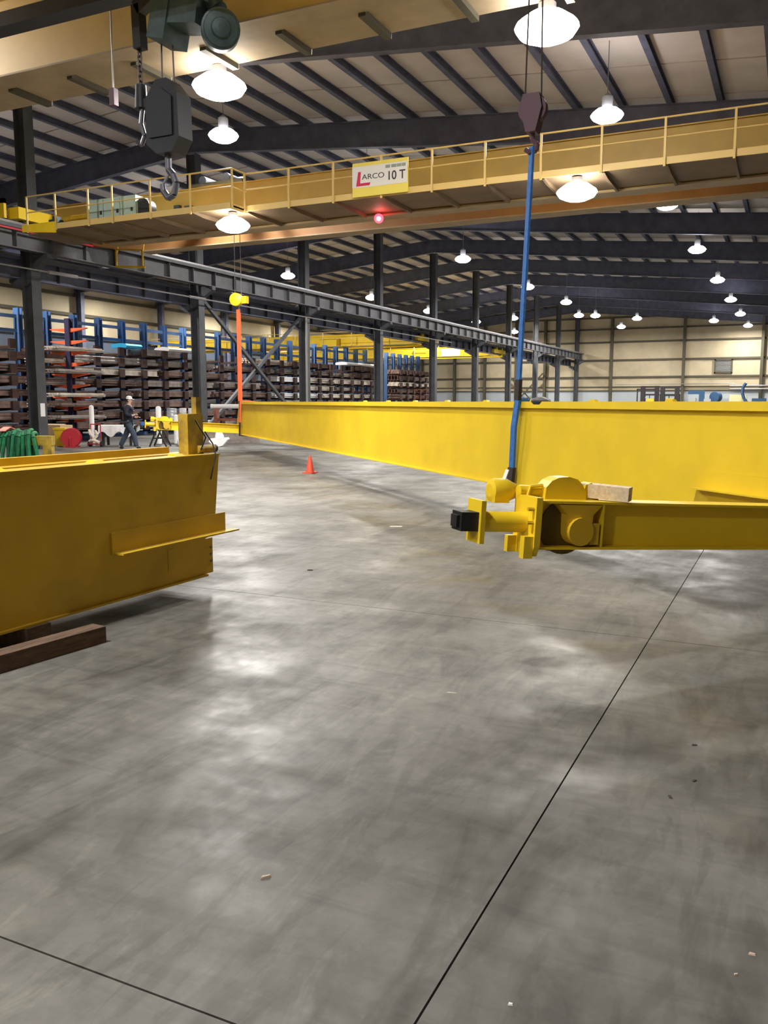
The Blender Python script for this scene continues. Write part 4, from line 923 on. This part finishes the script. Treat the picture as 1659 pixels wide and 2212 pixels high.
# ------------------------------------------------------------------ machines along the far wall
def forklift(label, x, y, rz, body, hm):
    t = thing('forklift', label, 'forklift', (x, y, 0), (0, 0, rz), 'forklifts by the far wall')
    m_ = obj('mast', MB().box(-.95, -.5, -1.5, -1.3, .1, hm).box(.5, .95, -1.5, -1.3, .1, hm), 'fork_dark', t)
    for z in (hm - .1, hm * .72, hm * .45): obj('mast_crossbar', MB().box(-.95, .95, -1.46, -1.34, z - .09, z + .09), 'fork_dark', m_)
    for xx in (-.35, .2): obj('fork', MB().box(xx, xx + .14, -2.5, -1.5, .08, .13).box(xx, xx + .14, -1.56, -1.5, .08, .7), 'fork_dark', m_)
    obj('body', MB().prism([(-1.25, .3), (1.1, .3), (1.25, .7), (1.15, 1.3), (.3, 1.3), (.2, .95), (-1.2, .95)], 'x', -.6, .6).box(-.4, .4, -1.25, -.6, .9, 1.95), body, t)
    obj('seat', MB().box(-.28, .28, .0, .5, .95, 1.1).box(-.28, .28, .42, .55, 1.1, 1.6), 'rubber', t)
    ov = obj('overhead_guard', MB().box(-.6, .6, -1.1, .7, 2.32, 2.4), 'fork_dark', t)
    for xx in (-.58, .52):
        for yy in (-1.15, .62): obj('guard_post', MB().box(xx, xx + .07, yy, yy + .07, .9, 2.34), 'fork_dark', ov)
    for xx in (-.62, .42):
        for yy, r_ in ((-.95, .34), (.85, .28)): obj('wheel', MB().tube((xx, yy, r_), (xx + .2, yy, r_), r_, n=16), 'rubber', t)
    obj('headlamp', MB().box(-.5, -.36, -1.28, -1.2, 2.0, 2.12), 'white_paint', t)
forklift('dark forklift with tall mast by the far wall, left of the two', -13.55, 95.2, R(-6), 'bin_yellow', 3.25)
forklift('dark forklift with bright yellow body by the far wall, right of the two', -11.45, 94.4, R(-6), 'bin_yellow', 3.15)
fr_ = thing('frame_stand', 'thin dark frame left of the forklifts', 'stand', (-15.0, 96.5, 0))
for xx in (-.4, .4): obj('post', MB().box(xx - .06, xx + .06, -.06, .06, 0, 2.95), 'fork_dark', fr_)
obj('crossbar', MB().box(-.46, 1.6, -.06, .06, 2.85, 3.0), 'fork_dark', fr_)
mc = thing('machine_tool', 'blue and grey machine right of the forklifts', 'machine', (-9.2, 97.0, 0))
obj('base', MB().box(-1.0, 1.4, -.6, .6, 0, 1.1), 'machine_blue', mc)
obj('column', MB().box(.1, .6, -.4, .4, 1.1, 2.8).box(-1.0, .1, -.35, .35, 2.4, 2.8), 'machine_blue', mc)
obj('head', MB().box(-.9, -.2, -.4, .4, 1.1, 2.0), 'machine_grey', mc)
obj('flywheel', MB().tube((1.6, -.3, 2.1), (1.9, .3, 2.1), .55, n=20).box(1.3, 2.0, -.3, .3, 1.0, 1.8), 'machine_blue', mc)
obj('motor_hood', MB().box(.6, 1.3, -.4, .4, 1.1, 1.9), 'machine_grey', mc)
ws = thing('wrapped_pallet', 'pale yellow wrapped load between the blue machine and the blue lift', 'pallet', (-5.4, 97.6, 0))
obj('load', MB().hexa([(-.9, -.6, .15), (1.1, -.6, .15), (1.1, .6, .15), (-.9, .6, .15), (-.7, -.5, 2.35), (.9, -.5, 2.3), (.9, .5, 2.3), (-.7, .5, 2.35)]), 'pallet_wrap', ws)
for xx in (-.8, 0, .9): obj('runner', MB().box(xx, xx + .12, -.6, .6, 0, .15), 'wood_pale', ws)
bl = thing('boom_lift', 'blue machine with curved boom near the right edge', 'machine', (-3.6, 96.0, 0))
obj('base', MB().box(-1.0, 1.1, -.6, .6, .35, 1.5), 'machine_blue', bl)
obj('boom', MB().path([(-.7, 0, 1.45), (-1.05, 0, 1.9), (-1.25, 0, 2.5), (-1.2, 0, 3.1), (-.95, 0, 3.5)], .16, 10), 'machine_blue', bl)
obj('cover', MB().box(-.3, 1.05, -.5, .5, 1.5, 1.95), 'machine_blue', bl)
for xx in (-.7, .8): obj('wheel', MB().tube((xx, -.65, .35), (xx, .65, .35), .35, n=16), 'rubber', bl)
tag(obj('pipe_rack', MB().tube((-6.5, 102.4, 3.35), (1, 102.4, 3.35), .09, n=8).tube((-6.5, 102.4, 3.0), (1, 102.4, 3.0), .09, n=8).tube((-19, 102.55, 3.6), (-6, 102.55, 3.6), .05, n=6), 'steel_rail'), 'pale pipes running along the far wall above the machines', 'pipe')
tag(obj('parts_bin', MB().box(-.5, .5, -.4, .4, 0, 1.95).box(-.56, .56, -.46, .46, 1.9, 2.05), 'machine_blue', None, (-27.2, 93, 0)), 'small blue bin right of the blue sling, just above the girder', 'bin')

# ------------------------------------------------------------------ bits on the floor
def bit(label, loc, s, m, rz, cat='debris'):
    mb = MB().hexa([(-1, -.5, 0), (.8, -.6, 0), (1, .4, 0), (-.7, .6, 0), (-.8, -.3, .5), (.6, -.4, .6), (.7, .2, .5), (-.5, .4, .6)])
    o = obj('wood_chip' if m == 'debris' else 'floor_scrap', mb, m, None, loc, (0, 0, rz)); o.scale = s
    tag(o, label, cat)
bit('pale wood chip on the floor left of the bottom centre', (-1.53, 2.289, 0), (.022, .012, .012), 'debris', .9)
bit('small white scrap near the bottom edge right of the floor joint', (-.597, 2.047, 0), (.008, .008, .008), 'white_paint', .3)
bit('pale scrap on the floor near the right edge', (-.022, 2.552, 0), (.012, .01, .008), 'debris', .1)
bit('dark scrap on the floor, highest of three on the right', (-.334, 4.103, 0), (.015, .012, .008), 'debris_dark', .5)
bit('dark scrap on the floor, middle of three on the right', (-.295, 3.699, 0), (.014, .012, .008), 'debris_dark', 1.2)
bit('dark scrap on the floor, lowest of three on the right', (-.368, 3.498, 0), (.016, .012, .008), 'debris_dark', 2.0)
bit('pale stick on the floor in the middle', (-1.627, 4.295, 0), (.03, .008, .008), 'stock_pale', .3)
bit('white paper scrap on the floor left of the near end truck', (-4.572, 9.984, 0), (.09, .05, .004), 'stock_pale', .4)
bit('dark scrap on the floor right of the left girder', (-4.096, 6.978, 0), (.03, .02, .015), 'debris_dark', .4)
bit('tiny pale scrap right of the lower floor joint by the edge', (-.059, 2.437, 0), (.007, .006, .006), 'debris', .7)
